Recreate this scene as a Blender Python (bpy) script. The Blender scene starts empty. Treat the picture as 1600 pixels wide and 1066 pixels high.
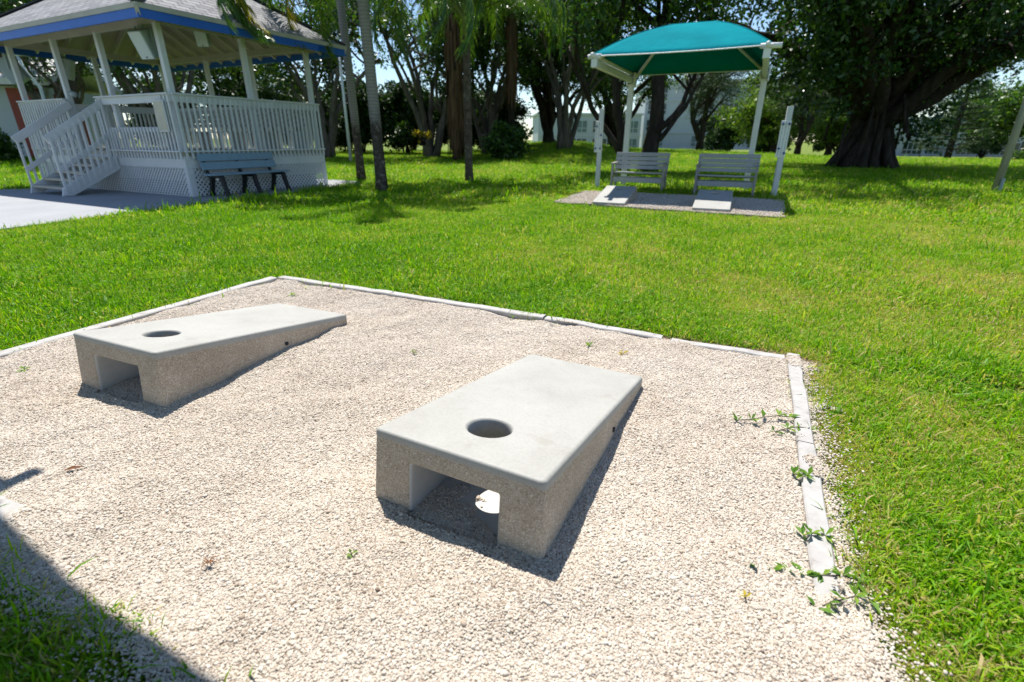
import bpy, bmesh, math, random
import numpy as np
from mathutils import Vector, Matrix

scene = bpy.context.scene
COL = scene.collection
R = math.radians

# ------------------------------------------------------------------ camera
CAM_H = 1.142
PITCH, ROLL = 0.38516, 0.0045
cam_data = bpy.data.cameras.new("camera")
cam = bpy.data.objects.new("camera", cam_data)
COL.objects.link(cam)
cam.matrix_world = Matrix.Translation((0, 0, CAM_H)) @ Matrix.Rotation(math.pi / 2 - PITCH, 4, 'X') @ Matrix.Rotation(ROLL, 4, 'Z')
cam_data.sensor_width = 36.0
cam_data.lens = 17.4885
cam_data.clip_start = 0.05
cam_data.clip_end = 4000
cam_data.dof.use_dof = True
cam_data.dof.focus_distance = 2.35
cam_data.dof.aperture_fstop = 2.4
scene.camera = cam

# ------------------------------------------------------------------ light
SUN_EL, SUN_AZ = 64.5, 105.0            # where the sun stands (azimuth from +X)
world = bpy.data.worlds.new("World")
scene.world = world
world.use_nodes = True
wn = world.node_tree
wn.nodes.clear()
w_out = wn.nodes.new("ShaderNodeOutputWorld")
w_bg = wn.nodes.new("ShaderNodeBackground")
sky = wn.nodes.new("ShaderNodeTexSky")
sky.sky_type = 'NISHITA'
sky.sun_disc = False
sky.sun_elevation = R(SUN_EL)
sky.sun_rotation = R((90 - SUN_AZ) % 360)
sky.air_density = 1.0
sky.dust_density = 0.05
sky.ozone_density = 4.0
w_bg.inputs['Strength'].default_value = 0.085
# thin white clouds mixed into the sky by view direction
tc = wn.nodes.new("ShaderNodeTexCoord")
mp = wn.nodes.new("ShaderNodeMapping")
mp.inputs['Scale'].default_value = (1.0, 1.0, 3.2)
nz = wn.nodes.new("ShaderNodeTexNoise")
nz.inputs['Scale'].default_value = 3.1
nz.inputs['Detail'].default_value = 7
nz.inputs['Roughness'].default_value = 0.62
cr = wn.nodes.new("ShaderNodeValToRGB")
cr.color_ramp.elements[0].position = 0.55
cr.color_ramp.elements[1].position = 0.72
cr.color_ramp.elements[1].color = (0.85, 0.85, 0.85, 1)
mx = wn.nodes.new("ShaderNodeMixRGB")
mx.inputs['Color2'].default_value = (7.0, 7.2, 7.6, 1)
wn.links.new(tc.outputs['Generated'], mp.inputs['Vector'])
wn.links.new(mp.outputs['Vector'], nz.inputs['Vector'])
wn.links.new(nz.outputs['Fac'], cr.inputs['Fac'])
wn.links.new(cr.outputs['Color'], mx.inputs['Fac'])
wn.links.new(sky.outputs['Color'], mx.inputs['Color1'])
wn.links.new(mx.outputs['Color'], w_bg.inputs['Color'])
wn.links.new(w_bg.outputs['Background'], w_out.inputs['Surface'])

sun_data = bpy.data.lights.new("sun", 'SUN')
sun_data.energy = 4.5
sun_data.angle = R(0.53)
sun_data.color = (1.0, 0.955, 0.88)
sun = bpy.data.objects.new("sun", sun_data)
COL.objects.link(sun)
sd = Vector((-math.cos(R(SUN_EL)) * math.cos(R(SUN_AZ)), -math.cos(R(SUN_EL)) * math.sin(R(SUN_AZ)), -math.sin(R(SUN_EL))))
sun.rotation_euler = sd.to_track_quat('-Z', 'Y').to_euler()
sun.location = (0, 0, 30)

scene.view_settings.view_transform = 'Standard'
scene.view_settings.look = 'None'
scene.view_settings.exposure = 0.95
scene.view_settings.gamma = 1.0
scene.render.engine = 'CYCLES'
scene.cycles.max_bounces = 8
scene.cycles.diffuse_bounces = 4
scene.cycles.transmission_bounces = 6
scene.cycles.transparent_max_bounces = 8
scene.cycles.use_denoising = True

# ------------------------------------------------------------------ helpers
def tag(o, label=None, cat=None, group=None, kind=None):
    if label: o["label"] = label
    if cat: o["category"] = cat
    if group: o["group"] = group
    if kind: o["kind"] = kind
    return o

def empty(name, loc=(0, 0, 0), rz=0.0, label=None, cat=None, group=None):
    o = bpy.data.objects.new(name, None)
    o.empty_display_size = 0.2
    COL.objects.link(o)
    o.location = loc
    o.rotation_euler = (0, 0, rz)
    return tag(o, label, cat, group)

class MB:
    """collects shapes and links them as one mesh object"""
    def __init__(self):
        self.v, self.f, self.m, self.sm = [], [], [], []
    def add(self, verts, faces, mat=0, smooth=False):
        n = len(self.v)
        self.v.extend([tuple(p) for p in verts])
        for f in faces:
            self.f.append([i + n for i in f]); self.m.append(mat); self.sm.append(smooth)
        return self
    def hexa(self, b, t, mat=0):
        """b, t: four bottom and four top corners, counter-clockwise seen from above"""
        return self.add(list(b) + list(t), [(3, 2, 1, 0), (4, 5, 6, 7), (0, 1, 5, 4), (1, 2, 6, 5), (2, 3, 7, 6), (3, 0, 4, 7)], mat)
    def box(self, x0, x1, y0, y1, z0, z1, mat=0):
        return self.hexa([(x0, y0, z0), (x1, y0, z0), (x1, y1, z0), (x0, y1, z0)],
                         [(x0, y0, z1), (x1, y0, z1), (x1, y1, z1), (x0, y1, z1)], mat)
    def bar(self, a, b, w, h, up=(0, 0, 1), mat=0):
        """rectangular bar from a to b, w wide and h tall (h along up)"""
        a, b, up = Vector(a), Vector(b), Vector(up)
        d = (b - a).normalized()
        s = d.cross(up)
        if s.length < 1e-4: s = d.cross(Vector((1, 0, 0)))
        s.normalize(); n = s.cross(d).normalized()
        s *= w / 2; n *= h / 2
        q = []
        for p in (a, b):
            q += [p - s - n, p + s - n, p + s + n, p - s + n]
        return self.add(q, [(0, 3, 2, 1), (4, 5, 6, 7), (0, 1, 5, 4), (1, 2, 6, 5), (2, 3, 7, 6), (3, 0, 4, 7)][::1], mat)
    def tube(self, pts, rad, n=8, mat=0, cap=True, flute=None):
        pts = [Vector(p) for p in pts]
        k = len(pts)
        if not hasattr(rad, '__len__'): rad = [rad] * k
        rings = []
        prev = None
        for i, p in enumerate(pts):
            d = (pts[min(i + 1, k - 1)] - pts[max(i - 1, 0)]).normalized()
            if prev is None:
                ref = Vector((1, 0, 0)) if abs(d.x) < 0.8 else Vector((0, 1, 0))
                s = d.cross(ref).normalized()
            else:
                s = (prev - d * prev.dot(d))
                s = s.normalized() if s.length > 1e-5 else d.orthogonal().normalized()
            prev = s
            t = d.cross(s)
            ring = []
            for j in range(n):
                a = 2 * math.pi * j / n
                rr = rad[i] * (1 + (flute(j, i) if flute else 0))
                ring.append(p + (s * math.cos(a) + t * math.sin(a)) * rr)
            rings.append(ring)
        vs = [q for r_ in rings for q in r_]
        fs = []
        for i in range(k - 1):
            for j in range(n):
                j2 = (j + 1) % n
                fs.append((i * n + j, i * n + j2, (i + 1) * n + j2, (i + 1) * n + j))
        if cap:
            fs.append(tuple(range(n - 1, -1, -1)))
            fs.append(tuple((k - 1) * n + j for j in range(n)))
        return self.add(vs, fs, mat, True)
    def prism(self, poly, z0, z1, mat=0):
        n = len(poly)
        vs = [(x, y, z0) for x, y in poly] + [(x, y, z1) for x, y in poly]
        fs = [tuple(range(n - 1, -1, -1)), tuple(range(n, 2 * n))]
        for i in range(n):
            j = (i + 1) % n
            fs.append((i, j, n + j, n + i))
        return self.add(vs, fs, mat)
    def mesh(self, name, mats):
        me = bpy.data.meshes.new(name)
        me.from_pydata(self.v, [], self.f)
        for m_ in (mats if isinstance(mats, (list, tuple)) else [mats]):
            me.materials.append(m_)
        me.polygons.foreach_set("material_index", self.m)
        me.polygons.foreach_set("use_smooth", self.sm)
        me.validate(); me.update()
        return me
    def build(self, name, mats, parent=None, bevel=0.0, seg=2, ang=40):
        o = bpy.data.objects.new(name, self.mesh(name, mats))
        COL.objects.link(o)
        if parent: o.parent = parent
        if bevel:
            b = o.modifiers.new("bevel", 'BEVEL')
            b.width = bevel; b.segments = seg; b.limit_method = 'ANGLE'; b.angle_limit = R(ang)
            b.harden_normals = False
        return o

def np_mesh(name, verts, faces, mats, smooth=False):
    """verts (N,3), faces (M,k) arrays"""
    me = bpy.data.meshes.new(name)
    verts = np.ascontiguousarray(verts, dtype=np.float32)
    faces = np.ascontiguousarray(faces, dtype=np.int32)
    m, k = faces.shape
    me.vertices.add(len(verts)); me.vertices.foreach_set("co", verts.ravel())
    me.loops.add(m * k); me.loops.foreach_set("vertex_index", faces.ravel())
    me.polygons.add(m); me.polygons.foreach_set("loop_start", np.arange(0, m * k, k, dtype=np.int32))
    me.update(calc_edges=True)
    if smooth: me.polygons.foreach_set("use_smooth", np.ones(m, dtype=bool))
    for mm in (mats if isinstance(mats, (list, tuple)) else [mats]): me.materials.append(mm)
    return me

def link_mesh(name, me, parent=None):
    o = bpy.data.objects.new(name, me)
    COL.objects.link(o)
    if parent: o.parent = parent
    return o

def dup(root, loc, rz, label=None, group=None, scale=None):
    def cp(o, par):
        c = o.copy(); COL.objects.link(c); c.parent = par
        for ch in [x for x in o.children]: cp(ch, c)
        return c
    r = cp(root, None)
    r.location = loc; r.rotation_euler = (0, 0, rz)
    if scale: r.scale = scale if hasattr(scale, '__len__') else (scale,) * 3
    if label: r["label"] = label
    if group: r["group"] = group
    return r

# smooth value noise for layout
_ng = np.random.default_rng(5).random((64, 64))
def vnoise(x, y, s):
    x = np.asarray(x, float) / s + 100; y = np.asarray(y, float) / s + 100
    xi = np.floor(x).astype(int); yi = np.floor(y).astype(int)
    fx = x - xi; fy = y - yi
    fx = fx * fx * (3 - 2 * fx); fy = fy * fy * (3 - 2 * fy)
    g = lambda a, b: _ng[a % 64, b % 64]
    return (g(xi, yi) * (1 - fx) + g(xi + 1, yi) * fx) * (1 - fy) + (g(xi, yi + 1) * (1 - fx) + g(xi + 1, yi + 1) * fx) * fy
def fbm(x, y, s):
    return (vnoise(x, y, s) + .5 * vnoise(x, y, s * .47) + .25 * vnoise(x, y, s * .21)) / 1.75

# ------------------------------------------------------------------ materials
def new_mat(name):
    m = bpy.data.materials.new(name); m.use_nodes = True
    nt = m.node_tree; nt.nodes.clear()
    out = nt.nodes.new("ShaderNodeOutputMaterial")
    return m, nt, out
def nd(nt, t, **kw):
    n = nt.nodes.new(t)
    for k, v in kw.items():
        if k in n.inputs: n.inputs[k].default_value = v
        else: setattr(n, k, v)
    return n
def rgba(c): return (c[0], c[1], c[2], 1.0)
def coords(nt, kind='Object', scale=(1, 1, 1)):
    t = nd(nt, "ShaderNodeTexCoord"); m = nd(nt, "ShaderNodeMapping")
    m.inputs['Scale'].default_value = scale
    nt.links.new(t.outputs[kind], m.inputs['Vector'])
    return m.outputs['Vector']
def noise(nt, vec, scale, detail=4, rough=.55):
    n = nd(nt, "ShaderNodeTexNoise"); n.inputs['Scale'].default_value = scale
    n.inputs['Detail'].default_value = detail; n.inputs['Roughness'].default_value = rough
    if vec is not None: nt.links.new(vec, n.inputs['Vector'])
    return n.outputs['Fac']
def ramp(nt, fac, stops):
    r_ = nd(nt, "ShaderNodeValToRGB")
    e = r_.color_ramp.elements
    while len(e) < len(stops): e.new(0.5)
    for i, (p, c) in enumerate(stops):
        e[i].position = p; e[i].color = rgba(c) if len(c) == 3 else c
    nt.links.new(fac, r_.inputs['Fac'])
    return r_.outputs['Color']
def mixc(nt, fac, a, b, mode='MIX'):
    m = nd(nt, "ShaderNodeMixRGB"); m.blend_type = mode
    for s, val in (('Fac', fac), ('Color1', a), ('Color2', b)):
        if hasattr(val, 'is_linked') or hasattr(val, 'links'): nt.links.new(val, m.inputs[s])
        elif isinstance(val, (int, float)): m.inputs[s].default_value = val
        else: m.inputs[s].default_value = rgba(val)
    return m.outputs['Color']
def bump(nt, h, strength=.3, dist=.01):
    b = nd(nt, "ShaderNodeBump"); b.inputs['Strength'].default_value = strength; b.inputs['Distance'].default_value = dist
    nt.links.new(h, b.inputs['Height'])
    return b.outputs['Normal']
def finish(nt, out, color, rough=.6, normal=None, spec=.4, metal=0.0):
    p = nd(nt, "ShaderNodeBsdfPrincipled")
    if isinstance(color, tuple): p.inputs['Base Color'].default_value = rgba(color)
    else: nt.links.new(color, p.inputs['Base Color'])
    p.inputs['Roughness'].default_value = rough
    p.inputs['Metallic'].default_value = metal
    p.inputs['Specular IOR Level'].default_value = spec
    if normal: nt.links.new(normal, p.inputs['Normal'])
    nt.links.new(p.outputs['BSDF'], out.inputs['Surface'])
    return p

def plain(name, c, rough=.55, var=.12, scale=6.0, spec=.4, bumpy=.15, stretch=(1, 1, 1), metal=0.0):
    """painted / plain surface with gentle tonal variation and weathering"""
    m, nt, out = new_mat(name)
    v = coords(nt, 'Object', stretch)
    n1 = noise(nt, v, scale, 5, .6)
    lo = tuple(x * (1 - var) for x in c); hi = tuple(min(1, x * (1 + var)) for x in c)
    col = ramp(nt, n1, [(.3, lo), (.7, hi)])
    n2 = noise(nt, v, scale * 14, 3, .6)
    finish(nt, out, col, rough, bump(nt, n2, bumpy, .004), spec, metal)
    return m

def leaf_mat(name, c0, c1, c2, transl=.45, rough=.45, instancer=False, spec=.35, dry=None):
    """foliage: colour varies leaf by leaf, light passes through"""
    m, nt, out = new_mat(name)
    if instancer:
        at = nd(nt, "ShaderNodeAttribute"); at.attribute_type = 'INSTANCER'; at.attribute_name = 'tint'
        g = nd(nt, "ShaderNodeNewGeometry")
        fac = nd(nt, "ShaderNodeMath", operation='ADD')
        mu = nd(nt, "ShaderNodeMath", operation='MULTIPLY_ADD')
        nt.links.new(g.outputs['Random Per Island'], mu.inputs[0]); mu.inputs[1].default_value = .78; mu.inputs[2].default_value = -.36
        nt.links.new(at.outputs['Fac'], fac.inputs[0]); nt.links.new(mu.outputs[0], fac.inputs[1])
        f = fac.outputs[0]
        stops = [(0.0, c0), (.38, c1), (.62, c2), (.85, dry)] if dry else [(0, c0), (.5, c1), (1, c2)]
    else:
        g = nd(nt, "ShaderNodeNewGeometry"); f = g.outputs['Random Per Island']
        stops = [(0, c0), (.5, c1), (1, c2)]
    col = ramp(nt, f, stops)
    p = nd(nt, "ShaderNodeBsdfPrincipled"); p.inputs['Roughness'].default_value = rough
    p.inputs['Specular IOR Level'].default_value = spec
    tr = nd(nt, "ShaderNodeBsdfTranslucent")
    warm = mixc(nt, 1.0, col, (1.25, 1.25, .55), 'MULTIPLY')
    nt.links.new(col, p.inputs['Base Color']); nt.links.new(warm, tr.inputs['Color'])
    mxs = nd(nt, "ShaderNodeMixShader"); mxs.inputs['Fac'].default_value = transl
    nt.links.new(p.outputs['BSDF'], mxs.inputs[1]); nt.links.new(tr.outputs['BSDF'], mxs.inputs[2])
    nt.links.new(mxs.outputs['Shader'], out.inputs['Surface'])
    return m

def aggregate_mat(name, base, dark, light, scale=130):
    """exposed-aggregate concrete: small pale and dark chips in tan cement"""
    m, nt, out = new_mat(name)
    v = coords(nt)
    vo = nd(nt, "ShaderNodeTexVoronoi"); vo.inputs['Scale'].default_value = scale
    nt.links.new(v, vo.inputs['Vector'])
    chips = ramp(nt, vo.outputs['Color'], [(.15, dark), (.45, base), (.72, base), (.9, light)])
    edge = ramp(nt, vo.outputs['Distance'], [(.25, (1, 1, 1)), (.6, (.80, .78, .75))])
    big = ramp(nt, noise(nt, v, 5, 5, .6), [(.3, (.82, .8, .78)), (.7, (1.05, 1.05, 1.05))])
    c = mixc(nt, 1.0, mixc(nt, 1.0, chips, edge, 'MULTIPLY'), big, 'MULTIPLY')
    finish(nt, out, c, .85, bump(nt, vo.outputs['Distance'], .5, .003), .25)
    return m

M = {}
M['concrete_top'] = None
def build_materials():
    m, nt, out = new_mat("smooth_concrete")
    v = coords(nt)
    a = ramp(nt, noise(nt, v, 3.0, 6, .62), [(.3, (.292, .286, .266)), (.55, (.338, .334, .315)), (.75, (.362, .358, .340))])
    b = ramp(nt, noise(nt, v, 90, 4, .7), [(.25, (.86, .86, .84)), (.6, (1, 1, 1))])
    vo = nd(nt, "ShaderNodeTexVoronoi"); vo.inputs['Scale'].default_value = 34
    nt.links.new(v, vo.inputs['Vector'])
    pits = ramp(nt, vo.outputs['Distance'], [(.0, (.35, .33, .3)), (.045, (1, 1, 1))])
    sel = ramp(nt, vo.outputs['Color'], [(.78, (0, 0, 0)), (.82, (1, 1, 1))])
    st = ramp(nt, noise(nt, v, 7.0, 8, .72), [(.30, (.88, .86, .83)), (.44, (1, 1, 1))])
    a = mixc(nt, 1, a, st, 'MULTIPLY')
    pits = mixc(nt, sel, (1, 1, 1), pits)
    c = mixc(nt, 1, mixc(nt, 1, a, b, 'MULTIPLY'), pits, 'MULTIPLY')
    finish(nt, out, c, .62, bump(nt, noise(nt, v, 160, 3), .12, .002), .35)
    M['concrete_top'] = m
    M['aggregate'] = aggregate_mat("exposed_aggregate", (.50, .435, .355), (.34, .285, .225), (.65, .61, .55), 240)
    M['board_inner'] = plain("board_inner_concrete", (.46, .45, .43), .8, .1, 8)

    # gravel bed and stones
    m, nt, out = new_mat("gravel_base")
    v = coords(nt)
    vo = nd(nt, "ShaderNodeTexVoronoi"); vo.inputs['Scale'].default_value = 95
    nt.links.new(v, vo.inputs['Vector'])
    c = ramp(nt, vo.outputs['Color'], [(.1, (.36, .29, .235)), (.4, (.50, .43, .365)), (.7, (.58, .52, .46)), (.95, (.64, .60, .55))])
    e = ramp(nt, vo.outputs['Distance'], [(.2, (1, 1, 1)), (.62, (.45, .42, .38))])
    finish(nt, out, mixc(nt, 1, c, e, 'MULTIPLY'), .9, bump(nt, vo.outputs['Distance'], .8, .006), .2)
    M['gravel_base'] = m
    m, nt, out = new_mat("gravel_stone")
    at = nd(nt, "ShaderNodeAttribute"); at.attribute_type = 'INSTANCER'; at.attribute_name = 'tint'
    c = ramp(nt, at.outputs['Fac'], [(0, (.20, .15, .115)), (.10, (.375, .305, .24)), (.4, (.492, .43, .36)), (.7, (.552, .495, .428)), (.95, (.60, .56, .505)), (1.0, (.40, .35, .31))])
    n = noise(nt, coords(nt), 2.2, 3)
    c = mixc(nt, 1, c, ramp(nt, n, [(.3, (.8, .78, .75)), (.65, (1.05, 1.05, 1.05))]), 'MULTIPLY')
    finish(nt, out, c, .82, None, .25)
    M['stone'] = m

    # lawn ground beneath the blades
    m, nt, out = new_mat("lawn_ground")
    v = coords(nt)
    g1 = ramp(nt, noise(nt, v, .55, 6, .6), [(.3, (.062, .130, .010)), (.5, (.105, .185, .014)), (.72, (.185, .215, .035))])
    th = ramp(nt, noise(nt, v, 14, 6, .8), [(.50, (0, 0, 0)), (.62, (1, 1, 1))])
    g1 = mixc(nt, th, g1, (.26, .20, .105))
    g2 = ramp(nt, noise(nt, v, 22, 5, .75), [(.28, (.42, .42, .35)), (.55, (1, 1, 1)), (.8, (1.35, 1.28, 1.0))])
    c = mixc(nt, 1, g1, g2, 'MULTIPLY')
    finish(nt, out, c, .9, bump(nt, noise(nt, v, 35, 4, .8), 1.0, .05), .1)
    M['lawn'] = m
    m, nt, out = new_mat("bare_soil")
    v = coords(nt)
    c = ramp(nt, noise(nt, v, 9, 7, .7), [(.25, (.10, .075, .05)), (.5, (.23, .175, .12)), (.72, (.36, .29, .21))])
    c = mixc(nt, 1, c, ramp(nt, noise(nt, v, 90, 4, .8), [(.3, (.5, .5, .5)), (.65, (1.15, 1.12, 1.1))]), 'MULTIPLY')
    finish(nt, out, c, .95, bump(nt, noise(nt, v, 60, 5, .8), 1.0, .02), .1)
    M['soil'] = m
    M['grass'] = leaf_mat("grass_blade", (.065, .205, .004), (.170, .370, .005), (.335, .455, .015), .47, .5, True, .22, (.50, .39, .19))
    M['slab'] = plain("slab_concrete", (.27, .28, .295), .85, .1, 1.1)
    M['path'] = plain("sandy_path", (.46, .36, .22), .9, .2, 3)
    # timber edging, painted white and chalky
    m, nt, out = new_mat("white_timber")
    v = coords(nt, 'Object', (1, 1, 1))
    c = ramp(nt, noise(nt, v, 14, 6, .7), [(.25, (.19, .17, .15)), (.42, (.33, .315, .30)), (.7, (.41, .40, .39))])
    finish(nt, out, c, .7, bump(nt, noise(nt, v, 60, 4), .25, .004), .3)
    M['edging'] = m

    M['white_paint'] = plain("white_paint", (.58, .60, .615), .5, .06, 3)
    M['cream_paint'] = plain("cream_paint", (.42, .395, .33), .6, .08, 3)
    M['ceiling'] = plain("ceiling_boards", (.33, .295, .225), .7, .1, 2)
    M['blue_paint'] = plain("blue_fascia_paint", (.008, .10, .46), .4, .08, 3)
    M['shade_black'] = plain("shade_black", (.02, .022, .025), .9)  # near-black colour standing in for the shade under the gazebo deck
    m, nt, out = new_mat("roof_shingles")
    v = coords(nt, 'UV')
    br = nd(nt, "ShaderNodeTexBrick")
    br.inputs['Color1'].default_value = rgba((.30, .30, .31)); br.inputs['Color2'].default_value = rgba((.19, .19, .205))
    br.inputs['Mortar'].default_value = rgba((.06, .06, .065))
    br.inputs['Scale'].default_value = 1.0
    br.inputs['Mortar Size'].default_value = .011
    br.inputs['Brick Width'].default_value = .30; br.inputs['Row Height'].default_value = .13
    nt.links.new(v, br.inputs['Vector'])
    c = mixc(nt, 1, br.outputs['Color'], ramp(nt, noise(nt, v, 30, 4, .7), [(.3, (.75, .75, .75)), (.7, (1.2, 1.2, 1.2))]), 'MULTIPLY')
    finish(nt, out, c, .9, bump(nt, br.outputs['Fac'], -.6, .02), .2)
    M['shingles'] = m
    M['speaker'] = plain("grey_speaker_case", (.30, .36, .37), .5, .05, 5)
    M['speaker_grille'] = plain("pale_speaker_grille", (.50, .56, .57), .5, .08, 90)
    M['black'] = plain("black_plastic", (.012, .014, .016), .5, .1, 8)
    M['blue_slat'] = plain("blue_grey_slats", (.19, .29, .37), .5, .12, 5, stretch=(1, 8, 1))
    M['grey_slat'] = plain("grey_recycled_planks", (.36, .37, .38), .55, .1, 6, stretch=(6, 1, 1))
    M['grey_frame'] = plain("grey_bench_frame", (.30, .285, .27), .6, .1, 6)
    M['white_metal'] = plain("white_powder_coat", (.70, .71, .70), .35, .05, 3, .5, .05)
    # shade cloth: woven, lets teal light through
    m, nt, out = new_mat("teal_shade_cloth")
    v = coords(nt)
    c = ramp(nt, noise(nt, v, 1.4, 5), [(.3, (.0, .155, .19)), (.7, (.0, .20, .24))])
    p = nd(nt, "ShaderNodeBsdfPrincipled"); p.inputs['Roughness'].default_value = .9; p.inputs['Specular IOR Level'].default_value = .03
    nt.links.new(c, p.inputs['Base Color'])
    nt.links.new(bump(nt, noise(nt, v, 2.6, 4, .55), .55, .06), p.inputs['Normal'])
    t = nd(nt, "ShaderNodeBsdfTranslucent"); t.inputs['Color'].default_value = rgba((.0, .05, .09))
    ms = nd(nt, "ShaderNodeMixShader"); ms.inputs['Fac'].default_value = .03
    nt.links.new(p.outputs['BSDF'], ms.inputs[1]); nt.links.new(t.outputs['BSDF'], ms.inputs[2])
    nt.links.new(ms.outputs['Shader'], out.inputs['Surface'])
    M['shade_cloth'] = m
    M['panel_white'] = plain("score_panel_white", (.72, .74, .74), .4, .04, 4)
    M['knob_blue'] = plain("blue_knob", (.01, .05, .25), .35, .05, 5)
    M['ink'] = plain("printed_ink", (.03, .05, .09), .6, .05, 5)
    M['sign'] = plain("beige_panel", (.50, .47, .37), .5, .1, 6)
    M['galv'] = plain("weathered_pole", (.34, .32, .29), .5, .18, 4, stretch=(3, 3, .4))

    # bark
    def bark(name, lo, mid, hi, sc, stretch, bs=.8):
        m, nt, out = new_mat(name)
        v = coords(nt, 'Object', stretch)
        c = ramp(nt, noise(nt, v, sc, 7, .68), [(.28, lo), (.5, mid), (.74, hi)])
        finish(nt, out, c, .9, bump(nt, noise(nt, v, sc * 2.2, 5, .7), bs, .05), .15)
        return m
    M['bark_grey'] = bark("pale_grey_bark", (.055, .047, .038), (.125, .108, .09), (.22, .195, .165), 1.6, (2.2, 2.2, .55))
    M['bark_dark'] = bark("dark_brown_bark", (.014, .011, .009), (.036, .029, .023), (.075, .062, .05), 2.0, (2.4, 2.4, .5))
    # palm trunk: ring scars, dark lichen patches low down
    m, nt, out = new_mat("palm_bark")
    v = coords(nt)
    w = nd(nt, "ShaderNodeTexWave"); w.wave_type = 'BANDS'; w.bands_direction = 'Z'
    w.inputs['Scale'].default_value = 4.6; w.inputs['Distortion'].default_value = 2.2; w.inputs['Detail'].default_value = 3
    nt.links.new(v, w.inputs['Vector'])
    up = ramp(nt, w.outputs['Fac'], [(.1, (.21, .195, .175)), (.5, (.245, .23, .21)), (.9, (.265, .25, .23))])
    lowc = ramp(nt, noise(nt, v, 9, 6, .75), [(.36, (.035, .028, .023)), (.55, (.085, .07, .058)), (.68, (.28, .27, .25))])
    sp = nd(nt, "ShaderNodeSeparateXYZ"); nt.links.new(v, sp.inputs['Vector'])
    ad = nd(nt, "ShaderNodeMath", operation='MULTIPLY_ADD'); nt.links.new(noise(nt, v, 3, 5, .7), ad.inputs[0]); ad.inputs[1].default_value = 1.6; nt.links.new(sp.outputs['Z'], ad.inputs[2])
    k = ramp(nt, ad.outputs[0], [(.0, (0, 0, 0)), (1, (1, 1, 1))])
    mr = nd(nt, "ShaderNodeMapRange"); mr.inputs['From Min'].default_value = 2.15; mr.inputs['From Max'].default_value = 2.6
    nt.links.new(ad.outputs[0], mr.inputs['Value'])
    c = mixc(nt, mr.outputs['Result'], lowc, up)
    finish(nt, out, c, .9, bump(nt, w.outputs['Fac'], .14, .02), .15)
    M['palm_bark'] = m
    m, nt, out = new_mat("dark_palm_bark")
    v = coords(nt)
    c = ramp(nt, noise(nt, v, 7, 6, .78), [(.3, (.035, .026, .02)), (.5, (.095, .075, .058)), (.62, (.15, .13, .11)), (.68, (.38, .37, .35))])
    finish(nt, out, c, .9, bump(nt, noise(nt, v, 14, 4), .8, .03), .15)
    M['palm_bark_dark'] = m

    M['leaf_ficus'] = leaf_mat("ficus_leaf", (.016, .050, .009), (.042, .110, .014), (.105, .190, .022), .38, .35, spec=.5)
    M['leaf_banyan'] = leaf_mat("banyan_leaf", (.012, .040, .010), (.026, .078, .013), (.058, .125, .018), .30, .35, spec=.5)
    M['leaf_light'] = leaf_mat("light_leaf", (.045, .105, .012), (.090, .175, .020), (.160, .230, .030), .45, .45)
    M['leaf_dark'] = leaf_mat("dark_leaf", (.010, .032, .008), (.020, .055, .010), (.040, .085, .014), .28, .5)
    M['needle'] = leaf_mat("pine_needle", (.020, .050, .018), (.040, .085, .028), (.080, .125, .045), .25, .6)
    M['frond'] = leaf_mat("palm_leaflet", (.030, .085, .010), (.060, .140, .014), (.110, .185, .020), .42, .32, spec=.5)
    M['frond_yellow'] = leaf_mat("yellowing_leaflet", (.12, .15, .012), (.24, .235, .016), (.34, .25, .02), .45, .4)
    M['frond_dead'] = leaf_mat("dead_frond", (.06, .032, .013), (.12, .065, .025), (.18, .105, .045), .2, .7)
    M['flower'] = leaf_mat("yellow_flower_leaf", (.25, .22, .02), (.42, .34, .02), (.55, .45, .03), .4, .5)
    M['weed'] = leaf_mat("weed_leaf", (.075, .19, .02), (.14, .28, .03), (.24, .36, .05), .4, .4)
    M['rachis'] = plain("palm_rachis", (.16, .19, .045), .5, .15, 6)
    M['dead_leaf'] = plain("dead_leaf", (.22, .10, .045), .8, .3, 30)
    M['bld_white'] = plain("white_render", (.46, .50, .52), .8, .05, .5)
    M['bld_trim'] = plain("white_trim", (.52, .55, .56), .7, .04, 1)
    M['glass'] = plain("dark_window_glass", (.03, .05, .06), .15, .2, .8, .6, .02)
    M['screen'] = plain("grey_green_screen", (.15, .21, .20), .4, .2, .9)
    M['red_wall'] = plain("red_brown_wall", (.30, .075, .055), .8, .1, 2)
    M['roof_white'] = plain("white_roof", (.72, .72, .72), .7, .05, 2)
build_materials()

# ------------------------------------------------------------------ layout axes
LH = 1.14                                             # heading of the throwing lanes
U = np.array([math.cos(LH), math.sin(LH)])            # down the lane
V = np.array([U[1], -U[0]])                           # to its right
PAD = np.array([1.60, 2.62])                          # far right corner of the near gravel pad
PAD_W, PAD_L = 4.04, 2.55
def pad_xy(a, b): return PAD + V * a + U * b
def pad_ab(x, y):
    dx, dy = np.asarray(x) - PAD[0], np.asarray(y) - PAD[1]
    return dx * V[0] + dy * V[1], dx * U[0] + dy * U[1]
RZ = LH - math.pi / 2                                 # turns local X to V, local Y to U

def smooth(e0, e1, x):
    t = np.clip((np.asarray(x, float) - e0) / (e1 - e0), 0, 1)
    return t * t * (3 - 2 * t)
def ground_z(x, y):
    """lawn: flat, a low rise beyond the trees, dropping away behind its crest"""
    x = np.asarray(x, float); y = np.asarray(y, float)
    d = np.hypot(x, y)
    az = np.degrees(np.arctan2(x, np.maximum(y, 1e-3)))
    crest = .18 + .80 * np.exp(-((az - 5.0) / 6.0) ** 2) + .22 * np.exp(-((az - 17) / 6.0) ** 2) - .12 * smooth(24, 32, az)
    rise = smooth(24, 40, d) * crest
    drop = smooth(44, 75, d) * (crest + 1.3)
    return np.where(y > 0, rise - drop, 0.0)
def gz(x, y): return float(ground_z(x, y))

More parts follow.
